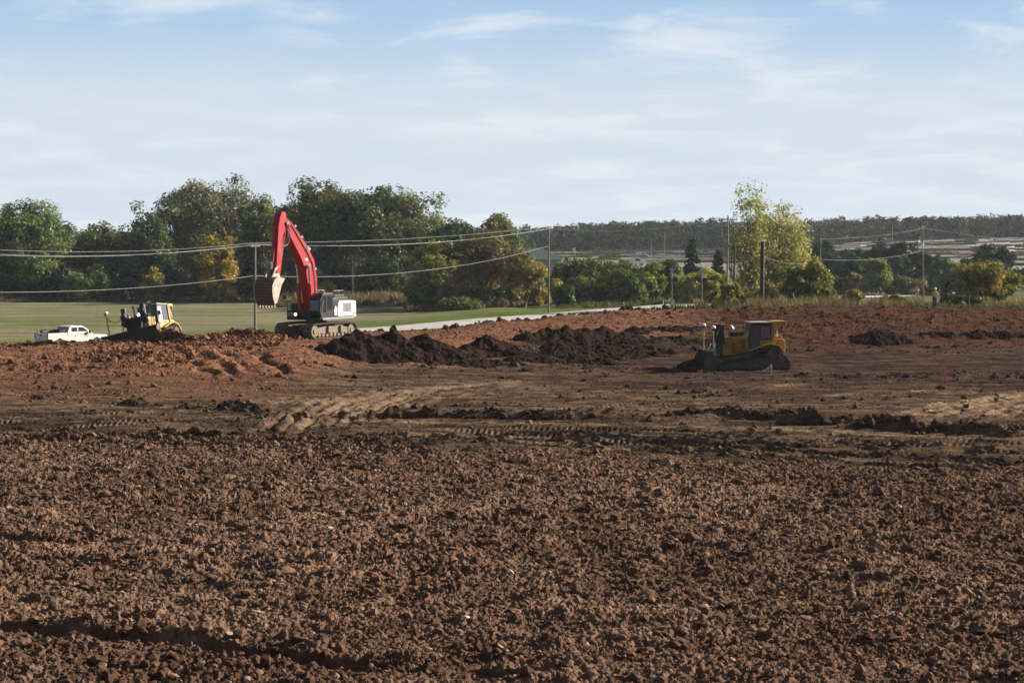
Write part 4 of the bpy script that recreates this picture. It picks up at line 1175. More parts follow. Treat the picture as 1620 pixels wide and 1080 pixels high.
def make_excavator():
    red = paint('excavator_red', (.44, .022, .030), .42, dirt=.22, dirtc=(.26, .09, .07), scale=1.6)
    white = paint('excavator_white', (.76, .76, .74), .45, dirt=.08, dirtc=(.55, .48, .40))
    black = paint('excavator_black', (.022, .022, .024), .45, dirt=.12, dirtc=(.10, .08, .06))
    mud = paint('muddy_steel', (.24, .19, .145), .75, dirt=.5, dirtc=(.38, .30, .215), scale=3)
    shoe = paint('track_steel', (.115, .092, .078), .7, dirt=.45, dirtc=(.26, .20, .15), scale=3)
    buck = paint('bucket_steel', (.11, .062, .046), .65, dirt=.4, dirtc=(.17, .095, .062), scale=2.5)
    bare = paint('worn_bucket_plate', (.52, .47, .41), .55, dirt=.45, dirtc=(.42, .25, .15), scale=2.5)
    glass = paint('cab_glass', (.03, .036, .04), .06, dirt=.0, spec=.8)
    chrome = simple('chrome_rod', (.75, .75, .76), .22, 1.0, var=.05)
    grey = paint('grey_panel', (.30, .31, .31), .5, dirt=.2)
    rubber = simple('rubber_hose', (.03, .03, .03), .6)
    lamp = simple('lamp_glass', (.8, .76, .65), .2, 0, ((1, .86, .62), 1.6))
    g = on_ground(500, 151)
    phi = R(270 - 27)
    root = empty('excavator', g, (0, 0, phi), 'red and white tracked excavator with raised boom and curled muddy bucket', 'excavator')
    # ---------- undercarriage (turned a little against the house)
    und = R(270 - 34) - phi
    ca, sa = math.cos(und), math.sin(und)
    um = Matrix.Rotation(und, 4, 'Z')
    for s in (-1, 1):
        y0, y1 = s * 1.38 - .42, s * 1.38 + .42
        cir = [(-2.18, .60, .50), (2.18, .60, .50), (-.8, .68, .47), (.8, .68, .47)]
        t = make_track(root, cir, y0, y1, .23, shoe, mud, .04); t.rotation_euler.z = und
        fr = MB(); yo = s * 1.38
        fr.prism([(-1.75, .42), (1.75, .42), (1.75, .82), (.9, .92), (-.9, .92), (-1.75, .82)], yo - .26, yo + .26)
        for q in (-.9, .55):                       # steps and guards on the outer side
            fr.box(q - .14, q + .14, yo + s * .26, yo + s * .40, .45, .95)
        f = fr.build('track_frame', mud, t, bevel=.02)
        for x, r, nm in ((2.18, .42, 'idler_wheel'), (-2.18, .42, 'drive_sprocket')):
            w = MB(); w.cyl((x, yo - .30, .60), (x, yo + .30, .60), r, n=20); w.cyl((x, yo - .36, .60), (x, yo + .36, .60), r * .45, n=14)
            w.build(nm, mud, t, smooth=True)
        for k in range(8):
            x = -1.6 + k * 3.2 / 7
            w = MB(); w.cyl((x, yo - .28, .30), (x, yo + .28, .30), .15, n=12); w.build('roller', mud, t, smooth=True)
    cf = MB(); cf.box(-1.0, 1.0, -1.0, 1.0, .58, 1.02); cf.cyl((0, 0, 1.0), (0, 0, 1.42), .78, n=24)
    o = cf.build('car_body', mud, root, bevel=.03); o.rotation_euler.z = und
    # ---------- house
    b = MB(); b.box(-3.3, 1.75, -1.5, 1.5, 1.40, 1.58); b.box(-.9, 1.5, -.5, .5, 1.58, 2.2)
    b.build('deck', black, root, bevel=.02)
    for s, n in ((1, 'engine_side_panel'), (-1, 'engine_side_panel')):
        b = MB(); y0, y1 = (1.02, 1.5) if s > 0 else (-1.5, -1.02)
        b.prism([(-2.95, 1.62), (-.75, 1.62), (-.75, 2.62), (-1.0, 2.80), (-2.95, 2.80)], y0, y1)
        p = b.build(n, white, root, bevel=.03)
        gr = MB()
        for k in range(6): gr.box(-2.55 + k * .19, -2.55 + k * .19 + .09, s * 1.5, s * 1.53, 1.95, 2.62)
        gr.build('grille', grey, p)
    b = MB()
    q = [(-3.35 - .32 * math.cos(t), 1.5 * math.sin(t)) for t in np.linspace(-1.571, 1.571, 13)]
    low = [(x, y, 1.50) for x, y in q] + [(-2.96, 1.5, 1.50), (-2.96, -1.5, 1.50)]
    top = [(x + .05, y, 2.74) for x, y in q] + [(-2.96, 1.5, 2.74), (-2.96, -1.5, 2.74)]
    n = len(low); b.add(low + top, [tuple(range(n)), tuple(range(2 * n - 1, n - 1, -1))] + [(i, (i + 1) % n, (i + 1) % n + n, i + n) for i in range(n)])
    cw = b.build('counterweight', white, root, bevel=.05)
    st = MB(); st.box(-3.3, -2.96, 1.5, 1.512, 1.78, 1.84); st.build('decal_stripe', red, cw)
    b = MB(); b.prism([(-3.0, 2.74), (-.5, 2.74), (-.5, 3.0), (-1.0, 3.05), (-2.7, 3.05), (-3.0, 2.95)], -1.35, 1.02)
    b.box(-2.6, -1.2, -.9, .9, 3.05, 3.22); b.cyl((-1.9, -.75, 3.0), (-1.9, -.75, 3.55), .10, n=10)
    hd = b.build('engine_hood', black, root, bevel=.03)
    b = MB()
    for y in (-.85, .85):
        b.tube([(-2.5, y, 3.2), (-2.5, y, 3.55), (-1.1, y, 3.55), (-1.1, y, 3.1)], .022, 5)
    b.build('handrail', grey, hd)
    b = MB(); b.box(-2.9, 1.6, 1.5, 1.62, 1.42, 1.58); b.build('catwalk', grey, root, bevel=.01)
    b = MB(); b.box(-.74, -.08, .95, 1.48, 1.6, 2.95); sp = b.build('side_cover', black, root, bevel=.03)
    b = MB(); b.prism([(-.62, 1.72), (-.25, 1.72), (-.2, 2.1), (-.35, 2.45), (-.62, 2.3)], 1.48, 1.50); b.build('white_panel', white, sp)
    # cab on the machine's own left
    b = MB(); pr = [(-.05, 1.58), (1.62, 1.58), (1.82, 2.1), (1.72, 2.9), (1.35, 3.42), (.0, 3.42), (-.05, 3.35)]
    b.prism(pr, .52, 1.50); cab = b.build('cab', black, root, bevel=.04)
    b = MB(); b.prism([(.93, 1.98), (1.58, 1.98), (1.68, 2.15), (1.60, 2.85), (1.35, 3.22), (.93, 3.22)], 1.50, 1.51)
    b.build('door_window', glass, cab)
    b = MB(); b.prism([(.08, 2.15), (.78, 2.15), (.78, 3.22), (.08, 3.22)], 1.50, 1.51); b.build('side_window', glass, cab)
    b = MB(); nx = Vector((.98, 0, .12))
    b.add([(1.842, .60, 2.13), (1.842, 1.42, 2.13), (1.748, 1.42, 2.88), (1.748, .60, 2.88), (1.40, 1.42, 3.38), (1.40, .6, 3.38)], [(0, 1, 2, 3), (3, 2, 4, 5)])
    b.add([(1.70, .60, 1.70), (1.70, 1.42, 1.70), (1.832, 1.42, 2.06), (1.832, .60, 2.06)], [(0, 1, 2, 3)])
    b.build('windscreen', glass, cab)
    b = MB(); b.tube([(1.66, 1.6, 1.6), (1.72, 1.62, 2.3), (1.5, 1.62, 2.9)], .022, 5); b.build('grab_rail', grey, cab)
    b = MB(); b.cyl((.15, .8, 3.42), (.15, .8, 3.55), .09, n=10); b.build('beacon', simple('amber_beacon', (.6, .25, .03), .3), cab)
    # platform and tool box on the other side
    b = MB(); b.box(.2, 1.75, -1.5, -.55, 1.58, 2.12); tb = b.build('tool_box', black, root, bevel=.03)
    b = MB(); b.box(1.75, 1.765, -1.40, -.85, 1.66, 1.98); b.build('box_front', grey, tb)
    b = MB(); b.cyl((1.75, -.70, 1.82), (1.80, -.70, 1.82), .11, n=12); b.build('headlight', lamp, tb)
    b = MB(); b.tube([(1.7, -1.45, 1.6), (1.7, -1.5, 2.9), (1.2, -1.5, 2.95), (1.2, -1.45, 1.6)], .025, 5); b.tube([(1.7, -1.5, 2.4), (1.2, -1.5, 2.4)], .02, 5)
    b.build('handrail', black, root)
    b = MB(); b.tube([(1.7, -1.5, 2.9), (1.85, -1.6, 3.05)], .02, 5); b.box(1.82, 1.88, -1.78, -1.5, 2.95, 3.25); b.build('mirror', black, root, bevel=.01)
    b = MB(); b.box(.3, 1.2, -1.45, -.6, 2.12, 2.65); b.build('fuel_tank', black, root, bevel=.05)
    # ---------- boom (box section with a knee)
    cen = [(.75, 2.0, .34), (.88, 3.2, .52), (1.0, 4.35, .66), (1.35, 5.55, .72), (2.1, 6.5, .62), (3.1, 7.45, .52), (4.0, 8.30, .40), (4.35, 8.62, .30)]

    def band(cl, hw):
        up, dn = [], []
        for i, (x, z, d) in enumerate(cl):
            a, c = cl[max(i - 1, 0)], cl[min(i + 1, len(cl) - 1)]
            tx, tz = c[0] - a[0], c[1] - a[1]; l = math.hypot(tx, tz)
            up.append((x - tz / l * d, z + tx / l * d)); dn.append((x + tz / l * d, z - tx / l * d))
        return up, dn

    def solid(cl, hw):
        up, dn = band(cl, hw); m = MB(); n = len(cl)
        vs = [(p[0], y, p[1]) for y in (-hw, hw) for p in up + dn]
        fs = []
        for i in range(n - 1):
            for o in (0, 2 * n):
                fs.append((o + i, o + i + 1, o + n + i + 1, o + n + i))
            fs.append((i, i + 1, 2 * n + i + 1, 2 * n + i)); fs.append((n + i, n + i + 1, 3 * n + i + 1, 3 * n + i))
        for e in (0, n - 1): fs.append((e, n + e, 3 * n + e, 2 * n + e))
        return m.add(vs, fs)
    boom = solid(cen, .33).build('boom', red, root, bevel=.03)
    for x, z, r in ((.80, 2.15, .26), (1.80, 5.45, .20), (1.62, 6.75, .18), (4.30, 8.55, .24)):
        b = MB(); b.cyl((x, -.37, z), (x, .37, z), r, n=18); b.cyl((x, -.40, z), (x, .40, z), r * .5, n=12); b.build('pivot_boss', grey if r < .2 else red, boom, smooth=True)
    b = MB()
    for y in (.345, .375):
        b.tube([(.72, y, 2.9), (.75 - (y - .345) * 3, y, 4.3), (1.1, y, 5.7), (1.9, y, 6.6), (3.0, y, 7.65), (3.9, y, 8.5)], .022, 5)
    b.build('steel_pipe', black, boom)
    b = MB()
    for y in (-.12, .05, .18):
        b.tube([(.55, y, 2.6), (.35, y, 4.2), (.62, y, 5.9), (1.55, y, 7.05), (2.6, y, 7.95), (3.7, y, 8.8), (4.3, y, 9.0)], .03, 5)
    b.build('hydraulic_hose', rubber, boom)
    b = MB()
    for x, z in ((.45, 5.2), (1.25, 6.7), (2.3, 7.6), (3.2, 8.4)): b.box(x - .12, x + .12, -.28, .28, z - .05, z + .12)
    b.build('hose_clamp', grey, boom)
    b = MB(); b.cyl((1.9, .36, 5.95), (1.9, .42, 5.95), .09, n=10); b.build('work_light', lamp, boom)
    for s in (-1, 1):
        b = MB(); b.cyl((1.45, s * .50, 1.95), (1.68, s * .50, 4.15), .15, n=12); bc = b.build('boom_cylinder', red, root, smooth=True)
        b = MB(); b.cyl((1.68, s * .50, 4.15), (1.80, s * .50, 5.45), .085, n=10); b.cyl((1.80, s * .36, 5.45), (1.80, s * .62, 5.45), .15, n=12); b.build('cylinder_rod', chrome, bc, smooth=True)
    # ---------- stick
    sc = [(4.72, 9.42, .26), (4.80, 8.95, .46), (4.96, 8.2, .52), (5.20, 6.9, .40), (5.42, 5.6, .32), (5.55, 4.75, .24)]
    stick = solid(sc, .28).build('stick', red, root, bevel=.03)
    b = MB(); b.cyl((4.42, -.42, 8.66), (4.42, .42, 8.66), .14, n=14); b.build('pivot_pin', chrome, stick)
    b = MB(); b.cyl((1.75, 0, 6.85), (3.35, 0, 8.40), .17, n=12); ac = b.build('stick_cylinder', red, root, smooth=True)
    b = MB(); b.cyl((3.35, 0, 8.40), (4.62, 0, 9.30), .09, n=10); b.build('cylinder_rod', chrome, ac, smooth=True)
    b = MB(); b.cyl((5.42, 0, 8.35), (5.88, 0, 5.85), .13, n=12); kc = b.build('bucket_cylinder', red, root, smooth=True)
    b = MB(); b.cyl((5.88, 0, 5.85), (5.98, 0, 5.25), .075, n=10); b.build('cylinder_rod', chrome, kc, smooth=True)
    b = MB()
    for y in (-.32, .28):
        b.prism([(5.40, 5.55), (5.50, 5.42), (6.05, 5.12), (6.08, 5.32)], y, y + .05)
        b.prism([(5.92, 5.30), (6.08, 5.30), (6.55, 4.62), (6.40, 4.55)], y + .06, y + .11)
    b.build('bucket_link', bare, root)
    b = MB(); b.tube([(4.25, .32, 8.8), (4.35, .48, 8.3), (4.6, .52, 7.6), (4.75, .42, 7.2), (4.72, .34, 7.9)], .035, 5); b.tube([(4.3, .30, 8.9), (4.25, .5, 8.0), (4.5, .55, 7.2), (4.95, .4, 6.9)], .03, 5)
    b.build('hydraulic_hose', grey, stick)
    # ---------- bucket, back turned outward and teeth down
    bp = [(5.50, 4.78), (6.55, 4.72), (7.05, 4.45), (7.30, 4.0), (7.32, 3.4), (7.18, 2.85), (6.95, 2.45)]      # outer shell
    ip = [(6.60, 2.55), (6.30, 3.2), (5.95, 4.0)]
    bp = [(5.6 + (x - 5.6) * .86, 4.75 + (z - 4.75) * .86) for x, z in bp]; ip = [(5.6 + (x - 5.6) * .86, 4.75 + (z - 4.75) * .86) for x, z in ip]
    hw = .75
    mb = MB(); th = .06
    for a, c in zip(bp[1:-1], bp[2:]):
        d = Vector((c[0] - a[0], 0, c[1] - a[1])).normalized(); nn = Vector((-d.z, 0, d.x)) * th
        mb.prism([a, c, (c[0] - nn.x, c[1] - nn.z), (a[0] - nn.x, a[1] - nn.z)], -hw, hw)
    bk = mb.build('bucket', buck, root)
    for s in (-1, 1):
        m2 = MB(); pl = bp[1:] + ip + [(5.42, 4.6)]
        m2.prism(pl, s * hw, s * (hw + .06)); m2.build('side_plate', bare, bk, bevel=.01)
        m3 = MB(); m3.prism([(6.890, 4.449), (7.114, 4.122), (7.131, 3.589), (7.010, 3.099), (6.804, 2.746), (6.632, 2.815), (6.804, 3.417), (6.804, 4.105)], s * (hw + .06), s * (hw + .085)); m3.build('wear_edge', bare, bk)
    m4 = MB()
    def along(t):
        P = np.array(bp[1:]); seg = np.hypot(*np.diff(P, axis=0).T); cu = np.concatenate([[0], np.cumsum(seg)]); s = t * cu[-1]
        x, z = np.interp(s, cu, P[:, 0]), np.interp(s, cu, P[:, 1]); x2, z2 = np.interp(min(s + .03, cu[-1]), cu, P[:, 0]), np.interp(min(s + .03, cu[-1]), cu, P[:, 1])
        x1, z1 = np.interp(max(s - .03, 0), cu, P[:, 0]), np.interp(max(s - .03, 0), cu, P[:, 1])
        return x, z, math.atan2(z2 - z1, x2 - x1)
    for k in range(8):
        x, z, a = along(.12 + k * .10)
        M = Matrix.Translation((x, 0, z)) @ Matrix.Rotation(-a, 4, 'Y')
        m4.box(-.05, .05, -hw * .9, -.06, 0.0, .035, M); m4.box(-.05, .05, .06, hw * .9, 0.0, .035, M)
    m4.build('wear_strip', paint('strip_steel', (.19, .125, .10), .6, dirt=.3), bk)
    mb = MB(); mb.prism([(6.821, 2.901), (6.761, 2.643), (6.589, 2.686), (6.632, 2.918)], -hw, hw); mb.build('cutting_lip', buck, bk)
    for k in range(6):
        y = -hw + .10 + k * (2 * hw - .2) / 5
        mt = MB(); mt.prism([(6.787, 2.729), (6.666, 2.437), (6.598, 2.437), (6.563, 2.729)], y - .075, y + .075); mt.build('tooth', bare, bk, bevel=.015)
    for y in (-.36, .30):
        mb = MB(); mb.prism([(5.428, 4.724), (5.557, 4.982), (6.331, 4.922), (6.546, 4.664), (5.514, 4.621)], y, y + .07); mb.build('bucket_ear', bare, bk)
    return root


def make_dozer(label, loc, rot, left_one=False):
    yel = paint('bulldozer_yellow' if not left_one else 'faded_bulldozer_yellow', (.50, .285, .045) if not left_one else (.52, .34, .09), .5, dirt=.30, dirtc=(.20, .125, .065))
    blk = paint('bulldozer_black', (.018, .018, .019), .5, dirt=.15, dirtc=(.08, .06, .045))
    mud = paint('bulldozer_muddy_steel', (.085, .064, .052), .8, dirt=.5, dirtc=(.15, .105, .078), scale=3)
    steel = paint('blade_steel', (.085, .062, .052), .55, dirt=.4, dirtc=(.13, .08, .06), scale=1.5)
    glass = paint('glass_painted_reflection', (.075, .085, .08), .05, dirt=0, spec=.8)  # base colour lifted to stand in for reflected sky
    glass2 = paint('window_painted_reflection', (.13, .15, .18), .05, dirt=0, spec=1.0)  # bluish sky reflection painted into the base colour
    pale = paint('pale_cab_paint', (.55, .55, .52), .4, dirt=.12)
    chrome = simple('exhaust_chrome', (.6, .6, .6), .25, 1.0)
    lampm = simple('lit_lamp', (.9, .8, .6), .3, 0, ((1, .80, .52), 7.0)) if left_one else simple('unlit_lamp', (.5, .5, .48), .2)
    white = simple('antenna_white', (.78, .77, .72), .4, var=.05)
    root = empty('bulldozer', loc, rot, label, 'bulldozer')
    # tracks with the drive wheel raised at the back
    for s in (-1, 1):
        yo = s * 1.04
        cir = [(2.10, .47, .40), (-2.28, .47, .40), (-1.42, 1.22, .46)]
        t = make_track(root, cir, yo - .30, yo + .30, .215, mud, mud, .07)
        w = MB(); w.prism([(-2.0, .30), (1.9, .30), (1.95, .62), (1.2, .74), (-.2, .86), (-1.2, 1.0), (-1.9, .7)], yo - .2, yo + .2); w.build('track_frame', mud, t, bevel=.02)
        for x, z, r, nm in ((2.10, .47, .33, 'idler_wheel'), (-2.28, .47, .33, 'idler_wheel')):
            w = MB(); w.cyl((x, yo - .24, z), (x, yo + .24, z), r, n=18); w.cyl((x, yo - .3, z), (x, yo + .3, z), r * .4, n=12); w.build(nm, mud, t, smooth=True)
        w = MB(); n = 22
        pts = [(-1.42 + (.46 if k % 2 else .38) * math.cos(2 * math.pi * k / (2 * n)), 1.22 + (.46 if k % 2 else .38) * math.sin(2 * math.pi * k / (2 * n))) for k in range(2 * n)]
        w.prism(pts, yo - .12, yo + .12); sp = w.build('drive_sprocket', mud, t)
        w = MB(); w.cyl((-1.42, yo - .36, 1.22), (-1.42, yo + .36, 1.22), .33, n=20); w.cyl((-1.42, yo - .40, 1.22), (-1.42, yo + .40, 1.22), .2, n=16)
        w.build('sprocket_hub', paint('hub_paint', (.16, .125, .095), .7, dirt=.5), sp, smooth=True)
        for k in range(8):
            x = -1.85 + 3.6 * k / 7
            w = MB(); w.cyl((x, yo - .25, .24), (x, yo + .25, .24), .13, n=10); w.build('roller', mud, t, smooth=True)
        w = MB(); w.prism([(.2, 1.02), (2.62, .62), (3.0, .55), (3.0, .80), (2.6, .90), (.2, 1.22)], yo + s * .34, yo + s * .50); w.build('push_arm', paint('arm_paint', (.20, .12, .03), .7, dirt=.6, dirtc=(.09, .062, .045)), root, bevel=.02)
        w = MB(); w.prism([(-2.3, 1.35), (-1.9, 1.86), (-1.3, 1.98), (-.6, 1.80), (.1, 1.52), (.1, 1.45), (-.6, 1.72), (-1.3, 1.90), (-1.85, 1.78), (-2.24, 1.30)], yo - .30, yo + .30)
        w.build('fender', yel, root, bevel=.01)
    # main frame and hood
    b = MB(); b.box(-2.1, 2.0, -.62, .62, .62, 1.25); b.build('main_frame', mud, root, bevel=.03)
    b = MB(); b.prism([(0.0, 1.1), (1.95, 1.1), (1.95, 2.36), (.0, 2.50)], -.66, .66); hood = b.build('hood', yel, root, bevel=.05)
    for s in (-1, 1):
        y = s * .66; y0, y1 = (y, y + .03) if s > 0 else (y - .03, y)
        b = MB(); b.prism([(.35, 1.25), (1.30, 1.25), (1.36, 2.18), (.35, 2.26)], y0, y1)
        p = b.build('side_panel', paint('side_panel_paint', (.30, .16, .016) if not left_one else (.4, .25, .06), .6, dirt=.45, dirtc=(.10, .07, .045)), hood, bevel=.01)
        b = MB(); yy = s * .69; ya, yb = (yy, yy + .035) if s > 0 else (yy - .035, yy)
        b.prism([(1.30, 2.20), (1.18, 2.20), (.40, 1.42), (.40, 1.30)], ya, yb); b.prism([(1.40, 1.2), (1.50, 1.2), (1.44, 2.3), (1.34, 2.3)], ya, yb); b.prism([(.3, 1.18), (1.5, 1.18), (1.5, 1.27), (.3, 1.3)], ya, yb)
        b.build('panel_brace', yel, p, bevel=.008)
    b = MB(); b.prism([(1.95, 1.05), (2.16, 1.05), (2.14, 2.45), (1.95, 2.45)], -.72, .72)
    for k in range(9): b.box(2.15, 2.18, -.6 + k * .14, -.54 + k * .14, 1.25, 2.3)
    b.build('radiator_guard', blk, root, bevel=.02)
    b = MB(); b.box(.75, 1.35, -.30, .30, 2.42, 2.70); b.cyl((.55, .3, 2.45), (.55, .3, 2.75), .17, n=12); b.build('air_cleaner', blk, hood, bevel=.03)
    if left_one:
        for y in (.30, -.50):
            b = MB(); b.tube([(1.0, y, 2.4), (1.0, y, 3.2), (1.12, y, 3.42)], .085, 9); b.build('exhaust_pipe', blk, root, smooth=True)
    else:
        b = MB(); b.tube([(1.0, -.25, 2.4), (1.0, -.25, 2.86), (1.08, -.25, 3.04), (1.22, -.25, 3.14)], .085, 10); b.build('exhaust_pipe', chrome, root, smooth=True)
    # blade lift cylinders on the nose
    for s in (-1, 1):
        b = MB(); b.cyl((1.98, s * .80, 3.22), (2.42, s * .80, 1.95), .14, n=12); b.box(1.86, 2.12, s * .80 - .17, s * .80 + .17, 2.80, 3.24)
        b.prism([(1.8, 1.9), (2.2, 1.9), (2.28, 2.7), (1.95, 2.9)], s * .80 - .20, s * .80 + .20)
        c = b.build('lift_cylinder', blk, root, smooth=True)
        b = MB(); b.cyl((2.42, s * .80, 1.95), (2.72, s * .80, 1.10), .065, n=10); b.build('cylinder_rod', chrome, c, smooth=True)
        b = MB(); b.tube([(2.0, s * .64, 2.9), (1.85, s * .5, 2.6), (1.7, s * .4, 2.45)], .035, 5); b.build('hydraulic_hose', blk, c)
    for y in (-.45, .45):
        b = MB(); b.cyl((2.02, y, 2.52), (2.12, y, 2.52), .12, n=12); b.build('headlight', lampm if y > 0 or not left_one else simple('unlit_lamp', (.5, .5, .48), .2), hood)
    # cab
    b = MB(); b.prism([(-1.45, 1.3), (.05, 1.3), (.12, 2.3), (-.05, 3.36), (-1.45, 3.36)], -.84, .84)
    cab = b.build('cab', blk, root, bevel=.04)
    for s in (-1, 1):
        y0, y1 = (.84, .852) if s > 0 else (-.852, -.84)
        b = MB(); b.prism([(-.60, 1.45), (.0, 1.45), (.04, 2.3), (-.10, 3.2), (-.60, 3.2)], y0, y1); b.build('door_window', glass if not left_one else pale, cab)
        b = MB(); b.prism([(-1.36, 2.30), (-.72, 2.30), (-.72, 3.14), (-1.36, 3.14)], y0, y1); b.build('side_window', glass2, cab)
        b = MB(); b.prism([(-1.45, 1.50), (-.66, 1.50), (-.66, 2.18), (-1.45, 2.18)], y0, y1 + (.01 if s > 0 else 0)); b.build('cab_side_panel', yel, cab)
        if left_one:
            b = MB(); b.prism([(-.64, 1.45), (.0, 1.45), (.02, 2.0), (-.64, 2.0)], s * .853 if s > 0 else -.865, .865 if s > 0 else -.853); b.build('door_panel', yel, cab)
    b = MB(); b.add([(.135, -.7, 2.34), (.135, .7, 2.34), (-.035, .7, 3.28), (-.035, -.7, 3.28)], [(0, 1, 2, 3)]); b.build('windscreen', glass, cab)
    b = MB(); b.box(-1.55, .02, -.88, .88, 3.36, 3.44); b.build('cab_roof', pale if left_one else paint('roof_paint', (.45, .43, .38), .5, dirt=.2), cab, bevel=.03)
    for s in (-1, 1):
        b = MB(); b.prism([(-1.72, 1.4), (-1.46, 1.4), (-1.46, 3.40), (-1.66, 3.40)], s * .84 - .09, s * .84 + .09); b.build('roll_bar', yel, root, bevel=.02)
    b = MB(); b.box(-2.45, -1.48, -.80, .80, 3.28, 3.50); b.box(-2.52, -2.38, -.80, .80, 3.12, 3.50); b.build('rear_canopy', yel, root, bevel=.03)
    for s in (-1, 1):
        b = MB(); b.tube([(-1.85, s * .70, 2.4), (-1.85, s * .72, 3.28)], .05, 6); b.build('canopy_strut', pale, root)
    b = MB(); b.prism([(-2.46, 1.35), (-1.0, 1.52), (-1.0, 2.22), (-1.75, 2.28), (-2.30, 2.28), (-2.46, 2.1)], -.80, .80); ft = b.build('fuel_tank', yel, root, bevel=.06)
    b = MB(); b.prism([(-2.30, 2.28), (-1.80, 2.28), (-1.80, 2.46), (-2.2, 2.52)], -.55, .55); b.build('tank_cap', yel, ft, bevel=.03)
    if left_one:
        for s in (-1, 1):
            b = MB(); b.tube([(-1.9, s * .86, 2.4), (-1.6, s * .88, 3.45)], .10, 6); b.build('rear_post', yel, root)
        b = MB(); b.tube([(.15, .95, 2.2), (.18, 1.0, 2.55)], .03, 5); b.box(.12, .2, .94, 1.16, 2.5, 2.8); b.build('mirror', blk, root)
    # blade
    BW = 2.3 if left_one else 1.98
    out = [(2.86, .06), (2.80, .35), (2.78, .75), (2.84, 1.10), (3.02, 1.42)]
    bk2 = [(2.90, 1.46), (2.70, 1.12), (2.64, .75), (2.66, .30), (2.74, .06)]
    b = MB(); b.prism(out + bk2, -BW, BW); bl = b.build('blade', steel, root)
    for s in (-1, 1):
        b = MB(); b.prism([(2.70, .04), (3.45, .02), (3.50, .5), (3.38, 1.0), (3.10, 1.46), (2.88, 1.48), (2.66, 1.0)], s * BW - (0 if s > 0 else .08), s * BW + (.08 if s > 0 else 0)); b.build('blade_end_plate', steel, bl)
    b = MB(); b.prism([(2.78, -.06), (2.98, -.06), (2.90, .20), (2.80, .20)], -BW - .05, BW + .05); b.build('cutting_edge', paint('worn_edge', (.33, .33, .34), .35, .6, dirt=.3), bl)
    b = MB(); b.box(2.3, 2.75, -1.2, 1.2, .6, .95); b.build('blade_beam', mud, bl)
    for s in (-1, 1):
        y = s * 1.82
        a = MB(); a.tube([(2.80, y, 1.30), (2.80, y, 3.08)], .045, 8); ms = a.build('antenna_mast', paint('mast_yellow', (.55, .36, .07), .5, dirt=.15), root, smooth=True)
        a = MB(); a.cyl((2.80, y, 3.08), (2.80, y, 3.13), .16, n=14); a.ball((2.80, y, 3.13), .17, 1, 1, .75, 12, 8); a.build('antenna_dome', white, ms, smooth=True)
        a = MB(); a.box(2.70, 2.9, y - .08, y + .08, 2.92, 3.06); a.build('antenna_bracket', blk, ms)
    a = MB(); y = -1.82
    a.tube([(2.80, y, 2.85), (2.7, y + .15, 2.5), (2.55, y + .4, 2.30), (2.35, y + .65, 2.35), (2.1, y + .80, 2.62)], .022, 5); a.build('antenna_cable', blk, root)
    return root


